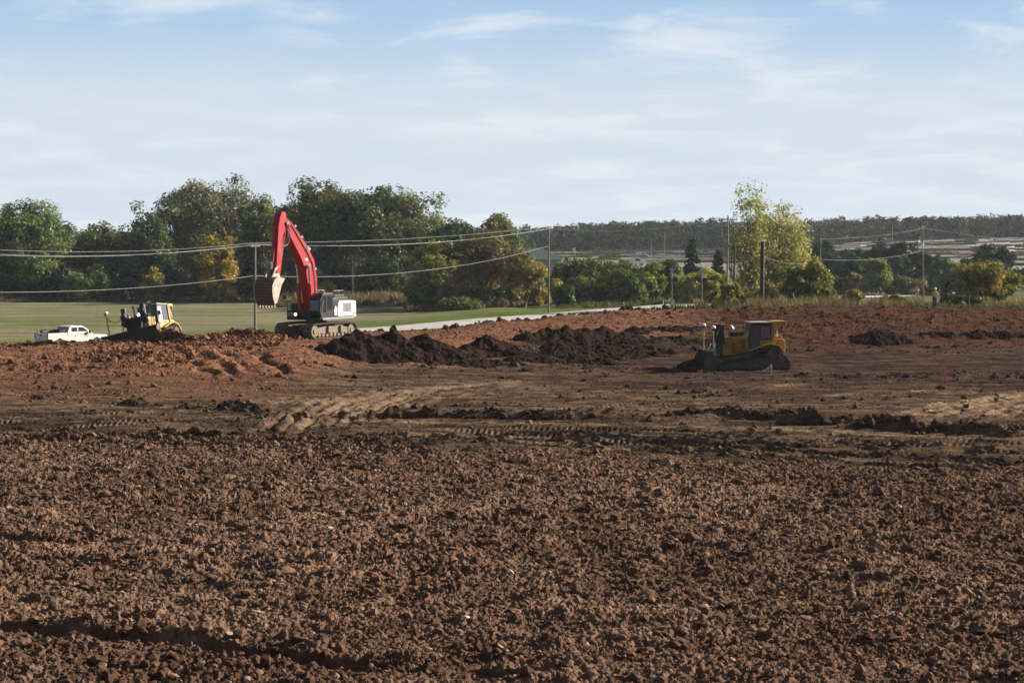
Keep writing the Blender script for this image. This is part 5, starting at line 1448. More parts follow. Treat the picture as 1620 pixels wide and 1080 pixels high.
def make_pickup():
    white = paint('pickup_white', (.80, .80, .79), .25, dirt=.04, dirtc=(.45, .36, .28), spec=.5)
    glass = paint('pickup_glass', (.035, .042, .048), .05, dirt=0, spec=.8)
    black = simple('pickup_black', (.02, .02, .021), .5)
    chrome = simple('pickup_chrome', (.6, .6, .6), .25, 1.0)
    red = simple('tail_lamp_red', (.35, .015, .012), .25)
    g = on_ground(112, 168); g.z += .05
    root = empty('pickup_truck', g, (0, 0, R(47)), 'white crew cab pickup half hidden by the clay bank, black tank in its bed', 'pickup truck')
    W = .98
    lo = [(-2.95, .62), (-2.95, 1.18), (-1.05, 1.20), (-1.05, 1.22), (1.20, 1.22), (2.75, 1.12), (2.95, 1.0), (2.98, .55), (2.75, .48), (2.35, .48), (2.25, .78), (1.9, .95), (1.55, .78), (1.45, .45), (-1.35, .45), (-1.45, .78), (-1.8, .95), (-2.15, .78), (-2.25, .48), (-2.8, .48)]
    b = MB(); b.prism(lo, -W, W); body = b.build('body', white, root, bevel=.05)
    # bed walls
    b = MB(); b.box(-2.95, -1.08, W - .10, W, 1.18, 1.38); b.box(-2.95, -1.08, -W, -W + .10, 1.18, 1.38); b.box(-1.16, -1.06, -W + .1, W - .1, 1.18, 1.38); b.build('bed_wall', white, body, bevel=.02)
    b = MB(); b.box(-2.86, -1.16, -W + .1, W - .1, 1.183, 1.20); b.build('bed_floor', black, body)
    b = MB(); b.box(-3.01, -2.953, -.80, .80, .78, 1.40); tg = b.build('tailgate', white, root, bevel=.02)
    b = MB(); b.box(-3.03, -3.011, -.13, .13, 1.12, 1.24); b.build('tailgate_handle', black, tg)
    b = MB(); b.box(-3.18, -2.96, -.95, .95, .52, .74); b.build('bumper', chrome, root, bevel=.03)
    for s in (-1, 1):
        b = MB(); b.box(-3.0, -2.952, s * .90 - .07, s * .90 + .07, .95, 1.38); b.build('tail_lamp', red, root, bevel=.01)
    # cab
    cp = [(-1.05, 1.22), (-.95, 1.50), (-.72, 1.86), (-.45, 1.93), (.55, 1.92), (.95, 1.70), (1.55, 1.24)]
    b = MB(); t = .14
    b.prism(cp, -W + .02, W - .02); cab = b.build('cab', white, root, bevel=.05)
    for v in cab.data.vertices:
        if v.co.z > 1.4: v.co.y *= 1 - .16 * (v.co.z - 1.22) / .7
    def side(poly, nm, mat):
        for s in (-1, 1):
            vs = [(x, s * ((W - .02) * (1 - .16 * max(0, z - 1.22) / .7 * (1 if z > 1.4 else 0)) + .006), z) for x, z in poly]
            m = MB(); m.add(vs, [tuple(range(len(vs)))]); m.build(nm, mat, cab)
    side([(-.62, 1.45), (.0, 1.45), (.0, 1.80), (-.55, 1.80)], 'rear_door_window', glass)
    side([(.10, 1.45), (1.08, 1.45), (.90, 1.60), (.58, 1.80), (.10, 1.80)], 'front_door_window', glass)
    m = MB(); m.add([(-1.00, -.74, 1.42), (-1.00, .74, 1.42), (-.775, .70, 1.82), (-.775, -.70, 1.82)], [(0, 1, 2, 3)])
    for v in range(4):
        x, y, z = m.v[v]; m.v[v] = (x - .035, y, z)
    m.build('rear_window', glass, cab)
    m = MB(); m.add([(1.43, -.80, 1.36), (1.43, .80, 1.36), (.99, .72, 1.70), (.99, -.72, 1.70)], [(0, 1, 2, 3)]); m.v = [(x + .03, y, z + .02) for x, y, z in m.v]; m.build('windscreen', glass, cab)
    for s in (-1, 1):
        m = MB(); m.box(1.05, 1.2, s * 1.0 - (.0 if s > 0 else .2), s * 1.0 + (.2 if s > 0 else 0), 1.30, 1.52); m.build('door_mirror', black, root, bevel=.03)
        for x in (-.02, 1.12):
            m = MB(); m.box(x - .09 - .2, x + .06 - .2, s * W if s > 0 else -W - .02, W + .02 if s > 0 else -W, 1.06, 1.10); m.build('door_handle', black, root)
    for x in (-1.8, 1.9):
        for s in (-1, 1):
            w = MB(); w.cyl((x, s * .98, .40), (x, s * .72, .40), .40, n=22); wh = w.build('wheel', black, root, smooth=True)
            w = MB(); w.cyl((x, s * .985, .40), (x, s * .9, .40), .25, n=16); w.build('rim', chrome, wh, smooth=True)
    # what lies in the bed
    def put(nm, mb, mat, label, cat):
        o = mb.build(nm, mat, smooth=True, bevel=.02); o.location = g; o.rotation_euler = (0, 0, R(47)); tag(o, label, cat); return o
    m = MB(); m.cyl((-2.7, .42, 1.42), (-1.25, .38, 1.42), .22, n=16); m.cyl((-2.3, .41, 1.62), (-2.3, .41, 1.68), .10, n=10); put('fuel_drum', m, black, 'black cylindrical tank lying in the bed of the white pickup', 'tank')
    m = MB(); m.box(-1.75, -1.18, -.85, .10, 1.2, 1.62); m.box(-1.78, -1.15, -.88, .13, 1.6, 1.66); put('tool_chest', m, black, 'black toolbox across the bed behind the cab of the white pickup', 'toolbox')
    m = MB(); m.tube([(-2.75, .75, 1.2), (-2.85, .74, 1.75)], .03, 6); m.box(-2.92, -2.72, .69, .8, 1.55, 1.62); put('shovel', m, simple('old_wood', (.18, .09, .05), .8), 'short wooden tool handle sticking up at the tailgate of the white pickup', 'tool')
    return root


def make_person():
    g = on_ground(1479, 176)
    so = soil_h(np.array([g.x]), np.array([g.y]))[0][0]
    g.z = float(so) + .0
    skin = simple('skin', (.42, .25, .18), .6, var=.05); hi = simple('hi_vis_vest', (.50, .62, .06), .7, var=.12, scale=5); jean = simple('blue_jeans', (.07, .085, .13), .9, var=.2)
    hat = simple('white_hard_hat', (.75, .74, .66), .4, var=.05); org = simple('orange_glove', (.5, .13, .02), .7); boot = simple('brown_boots', (.09, .06, .04), .8)
    root = empty('person', g, (0, 0, R(8)), 'worker in yellow green hi-vis jacket and jeans standing beside the low dark bush', 'person')
    # joints: name -> position (facing the camera, -y), radius
    J = {'pelvis': (0, 0, .96, .145), 'belly': (0, -.01, 1.12, .14), 'chest': (0, .0, 1.32, .165), 'neck0': (0, .0, 1.48, .075), 'neck': (0, -.01, 1.54, .058), 'head0': (0, -.02, 1.63, .088), 'head': (0, -.02, 1.72, .075),
         'hipL': (.10, 0, .90, .105), 'kneeL': (.13, -.03, .50, .068), 'ankL': (.15, .01, .10, .048), 'toeL': (.16, -.15, .045, .04),
         'hipR': (-.10, 0, .90, .105), 'kneeR': (-.13, -.05, .50, .068), 'ankR': (-.16, .0, .10, .048), 'toeR': (-.19, -.16, .045, .04),
         'shL': (.19, .0, 1.44, .066), 'elL': (.29, -.03, 1.19, .047), 'wrL': (.33, -.22, 1.10, .034), 'haL': (.345, -.29, 1.11, .030),
         'shR': (-.19, .0, 1.44, .066), 'elR': (-.27, .03, 1.17, .047), 'wrR': (-.26, -.09, .96, .034), 'haR': (-.26, -.12, .89, .032)}
    E = [('pelvis', 'belly'), ('belly', 'chest'), ('chest', 'neck0'), ('neck0', 'neck'), ('neck', 'head0'), ('head0', 'head'), ('pelvis', 'hipL'), ('hipL', 'kneeL'), ('kneeL', 'ankL'), ('ankL', 'toeL'),
         ('pelvis', 'hipR'), ('hipR', 'kneeR'), ('kneeR', 'ankR'), ('ankR', 'toeR'), ('chest', 'shL'), ('shL', 'elL'), ('elL', 'wrL'), ('wrL', 'haL'), ('chest', 'shR'), ('shR', 'elR'), ('elR', 'wrR'), ('wrR', 'haR')]
    # fingers: four and a thumb on each hand
    for s, nm, base, dirv in ((1, 'L', Vector((.345, -.29, 1.11)), Vector((0, -1, -.25))), (-1, 'R', Vector((-.26, -.12, .89)), Vector((0, -.25, -1)))):
        d = dirv.normalized()
        for k in range(5):
            off = Vector((s * (-.030 + k * .018), 0, 0)); l = (.072, .080, .074, .060)[k] if k < 4 else .05
            a = base + off + d * .035; b2 = a + d * l * .5; c = b2 + (d + Vector((-s * .2, .5 if nm == 'L' else -.3, -.5 if nm == 'L' else .2))).normalized() * l * .5
            if k == 4: a = base + Vector((-s * .035, 0, 0)); b2 = a + (d + Vector((-s * .9, 0, 0))).normalized() * .035; c = b2 + d * .03
            J[f'f{nm}{k}a'] = (*a, .0095); J[f'f{nm}{k}b'] = (*b2, .009); J[f'f{nm}{k}c'] = (*c, .008)
            E += [(f'ha{nm}', f'f{nm}{k}a'), (f'f{nm}{k}a', f'f{nm}{k}b'), (f'f{nm}{k}b', f'f{nm}{k}c')]
    names = list(J)

    def skinned(nm, keys, edges, mat, grow=0.0):
        me = bpy.data.meshes.new(nm); me.from_pydata([J[k][:3] for k in keys], [(keys.index(a), keys.index(b)) for a, b in edges], [])
        o = bpy.data.objects.new(nm, me); COL.objects.link(o); o.parent = root
        o.modifiers.new('skin', 'SKIN')
        for i, k in enumerate(keys):
            r = J[k][3] + grow; sk = me.skin_vertices[0].data[i]
            sk.radius = (r * (1.15 if k in ('chest', 'pelvis', 'belly') else 1), r * (.85 if k in ('chest', 'belly') else 1)); sk.use_root = (i == 0)
        sb = o.modifiers.new('sub', 'SUBSURF'); sb.levels = 1; sb.render_levels = 2
        me.materials.append(mat); return o
    skinned('body', names, E, skin)
    tk = ['pelvis', 'hipL', 'kneeL', 'ankL', 'hipR', 'kneeR', 'ankR', 'belly']
    skinned('jeans', tk, [e for e in E if e[0] in tk and e[1] in tk], jean, .014)
    vk = ['chest', 'belly', 'pelvis', 'neck0', 'shL', 'elL', 'shR', 'elR']
    skinned('hi_vis_jacket', vk, [e for e in E if e[0] in vk and e[1] in vk], hi, .022)
    m = MB(); m.ball((0, -.02, 1.78), .125, 1, 1.15, .80, 14, 8); m.cyl((0, -.02, 1.745), (0, -.03, 1.76), .155, n=18); m.build('hard_hat', hat, root, smooth=True)
    # face: nose, eyes, ears
    m = MB(); m.ball((0, -.112, 1.655), .014, 1, 1.2, 1.4); m.ball((.088, -.02, 1.66), .022, .5, 1, 1.5); m.ball((-.088, -.02, 1.66), .022, .5, 1, 1.5); m.ball((0, -.098, 1.61), .022, 1.3, .5, .35); m.build('face', skin, root, smooth=True)
    m = MB(); m.ball((.034, -.098, 1.685), .010); m.ball((-.034, -.098, 1.685), .010); m.build('eye', simple('eye_dark', (.03, .025, .02), .3), root, smooth=True)
    for s in (1, -1):
        k = 'L' if s > 0 else 'R'; a, t = Vector(J['ank' + k][:3]), Vector(J['toe' + k][:3])
        m = MB(); m.tube([a + Vector((0, .04, .10)), a, a + Vector((0, 0, -.04))], .062, 9); m.ball((a + t) * .5 + Vector((0, 0, -.015)), .07, .75, 1.75, .72); m.build('boot', boot, root, smooth=True)
    m = MB(); m.ball((.345, -.29, 1.11), .048, .8, 1.1, .7); m.build('glove', org, root, smooth=True)
    # the rod in the worker's hand
    X = g.x + .36; Y = g.y - .26
    m = MB(); m.tube([(X, Y, g.z - .05), (X, Y, g.z + 1.95)], .016, 8)
    o = m.build('survey_rod', simple('rod_paint', (.55, .45, .38), .5)); tag(o, 'thin upright measuring rod held by the worker in the hi-vis vest', 'survey rod')
    # a dark stake with a pale top stands in the brush behind
    p = on_ground(1533, 190); m = MB(); m.tube([(p.x, p.y, p.z - .2), (p.x, p.y, p.z + 1.75)], .05, 7); m.box(p.x - .16, p.x + .16, p.y - .05, p.y + .05, p.z + 1.72, p.z + 1.86)
    tag(m.build('marker_post', simple('dark_post', (.05, .045, .04), .8)), 'slim dark post with a short top bar in the brush beside the worker', 'post')
# ================================================================== POLES, SIGNALS, SMALL THINGS
def pole(name, label, px, top, Y, r, mat, arms=(), lean=0.0, group=None, cat='utility pole', base=None, extra=None, ins=True):
    g = on_ground(px, Y)
    t = at(px, top, Y); h = t.z - g.z
    root = empty(name, (g.x, g.y, g.z - .3), (0, R(lean), 0), label, cat, group)
    h += .3
    m = MB(); m.tube([(0, 0, 0), (0, 0, h * .5), (0, 0, h)], r, 10, r1=r * .72); m.build('shaft', mat, root, smooth=True)
    for (dz, w, turn) in arms:
        m = MB(); M = Matrix.Rotation(R(turn), 4, 'Z'); m.box(-w / 2, w / 2, -.06, .06, h - dz - .07, h - dz + .07, M); a = m.build('crossarm', mat, root)
        if ins:
            for k in (-.46, -.25, .25, .46):
                m = MB(); p = M @ Vector((w * k, 0, h - dz + .07)); m.cyl(p, p + Vector((0, 0, .22)), .05, .035, n=8); m.build('insulator', INS, a)
    if extra: extra(root, h)
    return root


def wire(label, pts3, sag, r=.014, group=None):
    m = MB(); P = []
    for a, b in zip(pts3[:-1], pts3[1:]):
        a, b = Vector(a), Vector(b)
        for i in range(18):
            t = i / 18; P.append(a.lerp(b, t) - Vector((0, 0, sag * 4 * t * (1 - t))))
    P.append(Vector(pts3[-1])); m.tube(P, r, 5)
    return tag(m.build('power_line', WIRE, smooth=True), label, 'overhead wire', group)


def make_poles():
    global INS, WIRE
    INS = simple('insulator_glass', (.30, .30, .30), .3)
    WIRE = simple('wire_aluminium', (.34, .335, .32), .5, .0, var=.05)
    wood = simple('weathered_pole', (.16, .148, .132), .85, var=.25, scale=2); dark = simple('dark_pole', (.055, .045, .038), .85, var=.3, scale=2); pale = simple('pale_pole', (.21, .198, .175), .8, var=.2, scale=2)
    pole('utility_pole', 'tall grey utility pole right behind the excavator bucket', 403, 384, 212, .145, wood, [(.35, 1.6, 60)], .35)
    pole('utility_pole', 'tall grey utility pole on the verge in front of the brown and green clump', 868, 358, 284, .155, wood, [(.25, 1.7, 60)], 0)
    pole('utility_pole', 'utility pole with two crossarms in front of the dark oaks', 558, 404, 366, .10, wood, [(.6, 3.2, 10), (1.6, 2.0, 10)], 0)

    def second(root, h):
        m = MB(); m.cyl((.3, -.1, h - 3.2), (.3, -.1, h - 2.5), .16, n=10); m.build('junction_box', wood, root)
    pole('utility_pole', 'pale utility pole with wide top crossarm in front of the thin cottonwood', 1150, 341, 262, .15, pale, [(.5, 2.7, 20), (3.9, 1.9, 20)], .4)
    pole('utility_pole', 'dark utility pole with low crossarm close to the pale one', 1161, 387, 240, .15, dark, [(.25, 1.8, 20)], .3)
    pole('wooden_post', 'thick dark wooden post without arms before the cottonwoods', 1205, 382, 215, .27, dark, (), .5, cat='post')
    pole('utility_pole', 'thin grey pole rising behind the round bushy tree', 1297, 375, 330, .10, pale, (), .6)

    def transf(root, h):
        m = MB(); m.cyl((-.42, 0, h - 3.1), (-.42, 0, h - 2.1), .26, n=12); m.cyl((-.42, 0, h - 2.1), (-.42, 0, h - 1.85), .06, n=6); m.build('transformer', simple('transformer_grey', (.45, .46, .47), .5), root, smooth=True)
        m = MB(); m.cyl((.0, -.15, h - 4.4), (0, -.15, h - 3.2), .17, n=10); m.build('white_guard', simple('guard_white', (.7, .7, .68), .6), root)
    pole('utility_pole', 'leaning utility pole with transformer by the country road behind the worker', 1461, 357, 385, .155, wood, [(.3, 2.4, 70)], -1.1, extra=transf)
    for px, top, lab in ((1030, 379, 'thinnest far pole before the wooded ridge beyond the hedge'), (1051, 368, 'far pole before the wooded ridge just beside the spruce')):
        pole('utility_pole', lab, px, top, 760, .16, pale, ())
    pole('utility_pole', 'far thin pole at the top of the nursery hillside', 1411, 353, 820, .17, pale, ())
    pole('utility_pole', 'far short pole beyond the leaning pole on the nursery hillside', 1473, 362, 850, .13, wood, ())
    # telltale and guards
    g = on_ground(868, 284); a = on_ground(829, 282)
    b = at(836, 468, 283)
    m = MB(); m.tube([a, b], .055, 7); tag(m.build('guy_wire_guard', simple('guard_yellow', (.50, .42, .10), .6)), 'yellow sloping guy wire guard in the brush beside the tall roadside pole', 'guy guard')
    # ---- wires
    lp = [at(-330, 372, 165), at(-330, 366, 165), at(-330, 372, 166)]
    A = [at(399, 386, 212), at(403, 384, 212), at(407, 387, 212)]; B = [at(865, 362, 284), at(869, 358, 284), at(872, 362, 284)]; C = [at(1140, 344, 262), at(1147, 344, 262), at(1160, 344, 262)]
    sl = ['lowest', 'middle', 'topmost']
    for k in range(3):
        nm = ('lowest', 'topmost', 'middle')[k]
        wire(f'{nm} of three power wires from the excavator pole out past the pickup', [lp[k], A[k]], (1.55, 1.3, 1.45)[k])
        wire(f'{nm} of three power wires between the excavator pole and the roadside pole', [A[k], B[k]], (1.0, .55, .9)[k])
        wire(f'{nm} of three power wires from the roadside pole to the cottonwood crossarm pole', [B[k], C[k]], (1.0, 1.25, .85)[k])
    wire('low single cable across the field in front of the wood', [at(-330, 448, 165), at(403, 436, 212)], 1.2, .018)
    wire('low single cable between the excavator pole and the tall roadside pole', [at(403, 436, 212), at(868, 389, 284)], 1.5, .018)
    wire('thin low wire across the dark pines beyond the road', [at(1205, 405, 215), at(1297, 410, 330), at(1461, 396, 385)], .8, .015)
    wire('thin wire before the far ridge running to the leaning pole', [at(1297, 378, 330), at(1461, 361, 385)], .5, .015)
    wire('thin wire leaving the leaning pole over the nursery hillside', [at(1461, 361, 385), at(1800, 400, 470)], .5, .015)
    # light bracket beyond the brown tree
    p = at(847, 378, 330); q = at(812, 387, 330)
    # ---- rail crossing signals
    alu = simple('signal_aluminium', (.30, .31, .32), .5, .3); blk = simple('signal_black', (.012, .012, .012), .5); wht = simple('signal_white', (.6, .6, .59), .5); lens = simple('signal_lens_red', (.018, .004, .004), .5); cross = paint('crossbuck_back', (.36, .38, .41), .5, dirt=.05)

    def signal(px, base, top, Y, label, cap, turn):
        g = at(px, base, Y); g.z = g1(g.x, g.y); h = at(px, top, Y).z - g.z
        root = empty('crossing_signal', (g.x, g.y, g.z - .1), (0, 0, R(turn)), label, 'rail signal', 'rail crossing signals')
        m = MB(); m.tube([(0, 0, 0), (0, 0, h)], .05, 10); m.build('mast', alu, root, smooth=True)
        m = MB(); m.box(-.2, .2, -.2, .2, 0, .5); m.build('base', alu, root, bevel=.02)
        zc = h - (.55 if not cap else 1.05)
        m = MB()
        for s in (-1, 1):
            M = Matrix.Translation((0, -.09 - .012 * s, zc)) @ Matrix.Rotation(R(s * 45), 4, 'Y'); m.box(-.62, .62, -.008, .008, -.12, .12, M)
        m.build('crossbuck', cross, root)
        zl = zc - 1.25
        m = MB(); m.box(-.8, .8, -.04, .04, zl - .05, zl + .05); m.build('light_bar', alu, root)
        for x in (-.58, .42):
            for f in (-1, 1):
                xx = x + (.22 if f > 0 else 0)
                m = MB(); m.cyl((xx, f * .05, zl), (xx, f * .10, zl), .36, n=20); d = m.build('backing_disc', blk, root)
                m = MB(); m.cyl((xx, f * .10, zl), (xx, f * .16, zl), .15, n=16); m.build('lens', lens, d)
                m = MB(); pr = [(xx + .17 * math.cos(t), zl + .17 * math.sin(t)) for t in np.linspace(-.2, math.pi + .2, 12)]; vs = [(a, f * .10, b) for a, b in pr] + [(a, f * .36, b) for a, b in pr]
                m.add(vs, [(i, i + 1, i + 13, i + 12) for i in range(11)]); m.build('hood', blk, d)
        if cap:
            m = MB(); m.cyl((0, 0, h - .10), (0, 0, h + .10), .14, .20, n=12); m.ball((0, 0, h + .12), .19, 1, 1, .8); m.build('bell', wht, root, smooth=True)
        return root
    signal(1063, 481, 423, 314, 'rail crossing signal without bell at the nearer side by the hedge end', False, 18)
    signal(1110.5, 481, 419, 318, 'rail crossing signal with white bell on top of its mast', True, 18)
    for px, Y, top, lab in ((1049.5, 306, 476, 'short white marker post at the road edge before the crossing signals'), (1066, 312, 474, 'short white post at the foot of the crossing signal without bell')):
        g = on_ground(px, Y); t = at(px, top, Y); m = MB(); m.tube([g - Vector((0, 0, .2)), Vector((g.x, g.y, t.z))], .07, 8); m.box(g.x - .12, g.x + .12, g.y - .05, g.y + .05, t.z - .25, t.z); tag(m.build('marker_post', wht), lab, 'post')
    # ---- survey stakes in the site
    def stake(px, base, top, label, mat, rib=None):
        X, Y = flat(px, base, 0.0)
        z = float(soil_h(np.array([X]), np.array([Y]))[0][0]); h = (base - top) / F * Y
        root = empty('survey_stake', (X, Y, z - .15), (0, R(random.Random(px).uniform(-2, 2)), 0), label, 'survey stake')
        m = MB(); m.box(-.038, .038, -.02, .02, 0, h + .15); m.build('lath', mat, root)
        if rib:
            for (pts, mt) in rib:
                m = MB(); vs = []
                for (x, zz, w) in pts: vs += [(x, -.03, zz + .15 - w), (x, -.03, zz + .15 + w), (x, -.036, zz + .15 + w), (x, -.036, zz + .15 - w)]
                n = len(pts); fs = [(0, 1, 2, 3), tuple(4 * (n - 1) + j for j in (3, 2, 1, 0))]
                for i in range(n - 1): fs += [(4 * i + j, 4 * i + (j + 1) % 4, 4 * i + 4 + (j + 1) % 4, 4 * i + 4 + j) for j in range(4)]
                m.add(vs, fs); m.build('ribbon', mt, root)
    pink = simple('stake_pink', (.85, .16, .17), .7, var=.1); pink2 = simple('stake_pale_pink', (.62, .36, .34), .7, var=.1); wht2 = simple('ribbon_white', (.78, .77, .74), .6, var=.05)
    stake(1110.5, 608, 583, 'slim pale pink survey stake standing before the bulldozer blade', pink2, [([(-.05, .92, .05), (-.25, .85, .08), (-.33, .62, .03)], pink)])
    stake(1495.5, 606, 577, 'pink survey stake with fluttering ribbon standing in the graded soil', pink, [([(-.02, 1.15, .06), (-.2, 1.12, .08), (-.32, 1.10, .05)], pink)])
    stake(1220.5, 592, 577, 'survey stake with white ribbons in front of the bulldozer track', wht2, [([(-.02, .68, .03), (-.18, .45, .035), (-.42, .28, .03), (-.58, .24, .02)], wht2), ([(0.0, .62, .02), (-.12, .38, .03), (-.32, .22, .02)], wht2)])
    # ---- far building with a green roof
    gx = at(850, 400, 560); gz = g1(gx.x, gx.y)
    root = empty('nursery_building', (gx.x, gx.y, gz), (0, 0, R(8)), 'pale building with dark green hipped roof behind the roadside tree clump', 'building')
    wall = simple('pale_wall', (.36, .35, .33), .8, var=.08); roof = simple('green_roof', (.04, .08, .07), .6, var=.15, scale=1); gl = paint('window_dark', (.04, .045, .05), .1, dirt=0)
    e = 8.8 - 23.5 * 560 / F - gz; ap = e + 2.9
    m = MB(); m.box(-6.6, 6.2, -4.5, 4.5, -.3, e); m.build('wall', wall, root)
    m = MB(); m.add([(-7.1, -5, e), (6.7, -5, e), (6.7, 5, e), (-7.1, 5, e), (-2.2, 0, ap), (1.0, 0, ap)], [(0, 1, 5, 4), (1, 2, 5), (2, 3, 4, 5), (3, 0, 4), (0, 3, 2, 1)]); rf = m.build('roof', roof, root)
    m = MB(); m.box(-7.15, 6.75, -5.08, -5.0, e - .25, e + .05); m.box(6.7, 6.78, -5, 5, e - .25, e + .05); m.build('gutter', wht, rf)
    for x in (-4.5, -1.5, 1.5, 4.3):
        m = MB(); m.box(x - .6, x + .6, -4.56, -4.5, 1.0, 2.4); w = m.build('window', wht, root); m = MB(); m.box(x - .5, x + .5, -4.58, -4.56, 1.1, 2.3); m.build('pane', gl, w)
    # ---- far vehicles and signs on the nursery ground
    def van(px, base, Y, L_, H_, label, name, cat, mat, turn):
        g = at(px, base, Y); g.z = g1(g.x, g.y)
        root = empty(name, g, (0, 0, R(turn)), label, cat)
        m = MB(); pr = [(-L_ / 2, .35), (-L_ / 2, H_), (L_ * .16, H_), (L_ * .30, H_ * .62), (L_ * .47, H_ * .52), (L_ / 2, .35)] if cat != 'truck' else [(-L_ / 2, .5), (-L_ / 2, H_), (L_ * .2, H_), (L_ * .2, H_ * .85), (L_ * .42, H_ * .8), (L_ / 2, H_ * .45), (L_ / 2, .4)]
        m.prism(pr, -.98, .98); b = m.build('body', mat, root, bevel=.06)
        for s in (-1, 1):
            m = MB(); m.prism([(-L_ * .05, H_ * .62), (L_ * .24, H_ * .62), (L_ * .15, H_ * .92), (-L_ * .05, H_ * .92)], s * .985, s * 1.0); m.build('window', gl, b)
        for x in (-L_ * .3, L_ * .3):
            for s in (-1, 1): m = MB(); m.cyl((x, s * .8, .36), (x, s * 1.02, .36), .36, n=14); m.build('wheel', blk, root)
    wp = simple('far_white_paint', (.75, .75, .75), .4, var=.03); dk = simple('far_dark_paint', (.06, .07, .09), .35)
    van(1006, 410, 640, 6.0, 2.3, 'white box truck parked beyond the hedge before the far ridge', 'parked_truck', 'truck', wp, 8)
    van(984, 412, 632, 4.6, 1.8, 'dark van parked beside the far white truck', 'parked_van', 'van', dk, 172)
    van(972, 413, 625, 4.6, 1.5, 'small white car parked near the dark van beyond the hedge', 'parked_car', 'car', wp, 5)
    van(1016, 401, 800, 5.0, 2.0, 'white van standing farthest out on the nursery ground', 'parked_van', 'van', wp, 12)
    van(1452, 380, 930, 3.0, 1.7, 'white van alone near the top of the nursery hillside', 'parked_van', 'van', wp, 60)
    # pennant
    g = on_ground(910, 680); t = at(910, 391, 680); root = empty('flag', g, (0, 0, 0), 'small white flag on a slim pole beyond the hedge', 'flag'); h = t.z - g.z
    m = MB(); m.tube([(0, 0, 0), (0, 0, h)], .07, 6); m.build('pole', alu, root); m = MB(); m.prism([(0, h), (-.9, h - .5), (-.8, h - 1.4), (0, h - 1.7)], -.02, .02); m.build('cloth', wht, root)
    # driveway far right, rail track at the crossing
    A_ = [(1596, 437), (1640, 432), (1760, 420)]
    P = np.array([(at(a, b, Y).x, Y) for (a, b), Y in zip(A_, (545, 560, 590))]); V = []
    for (x, y) in P:
        for s in (-7, 7): V.append((x, y + s, g1(x, y + s) + .06))
    tag(np_mesh('driveway', np.array(V), np.array([(0, 2, 3, 1), (2, 4, 5, 3)]), simple('drive_asphalt', (.22, .2, .2), .9)), 'dark driveway beyond the road past the large pine', 'driveway', kind='structure')
    c = at(1085, 482, 324)
    d = Vector((.93, -.30, 0)).normalized(); nrm = Vector((-d.y, d.x, 0))
    bal = simple('ballast', (.17, .15, .135), .95, var=.3, scale=3); V = []
    ts = np.arange(-70, 150, 5.0); secs = [(-2.6, -.12), (-1.5, .16), (1.5, .16), (2.6, -.12)]
    for t in ts:
        for o_, z in secs: p = c + d * t + nrm * o_; V.append((p.x, p.y, g1(p.x, p.y) + z))
    tag(np_mesh('rail_bed', np.array(V), grid_faces(len(ts), 4), bal), 'low gravel bed of the railway at the crossing', 'rail bed', kind='structure')
    rails = simple('rail_steel', (.12, .085, .065), .5, .6)
    for o_, lab in ((-.72, 'nearer rusty rail of the railway at the crossing'), (.72, 'farther rusty rail of the railway at the crossing')):
        m = MB(); P = [c + d * t + nrm * o_ for t in ts]; P = [Vector((p.x, p.y, g1(p.x, p.y) + .24)) for p in P]; m.tube(P, .07, 4); tag(m.build('rail', rails), lab, 'rail', 'rails at the crossing')


# ================================================================== SKY, SUN, AIR, CAMERA
SUN_EL, SUN_AZ = R(25), math.atan2(.36, .933)      # azimuth measured from +X towards +Y


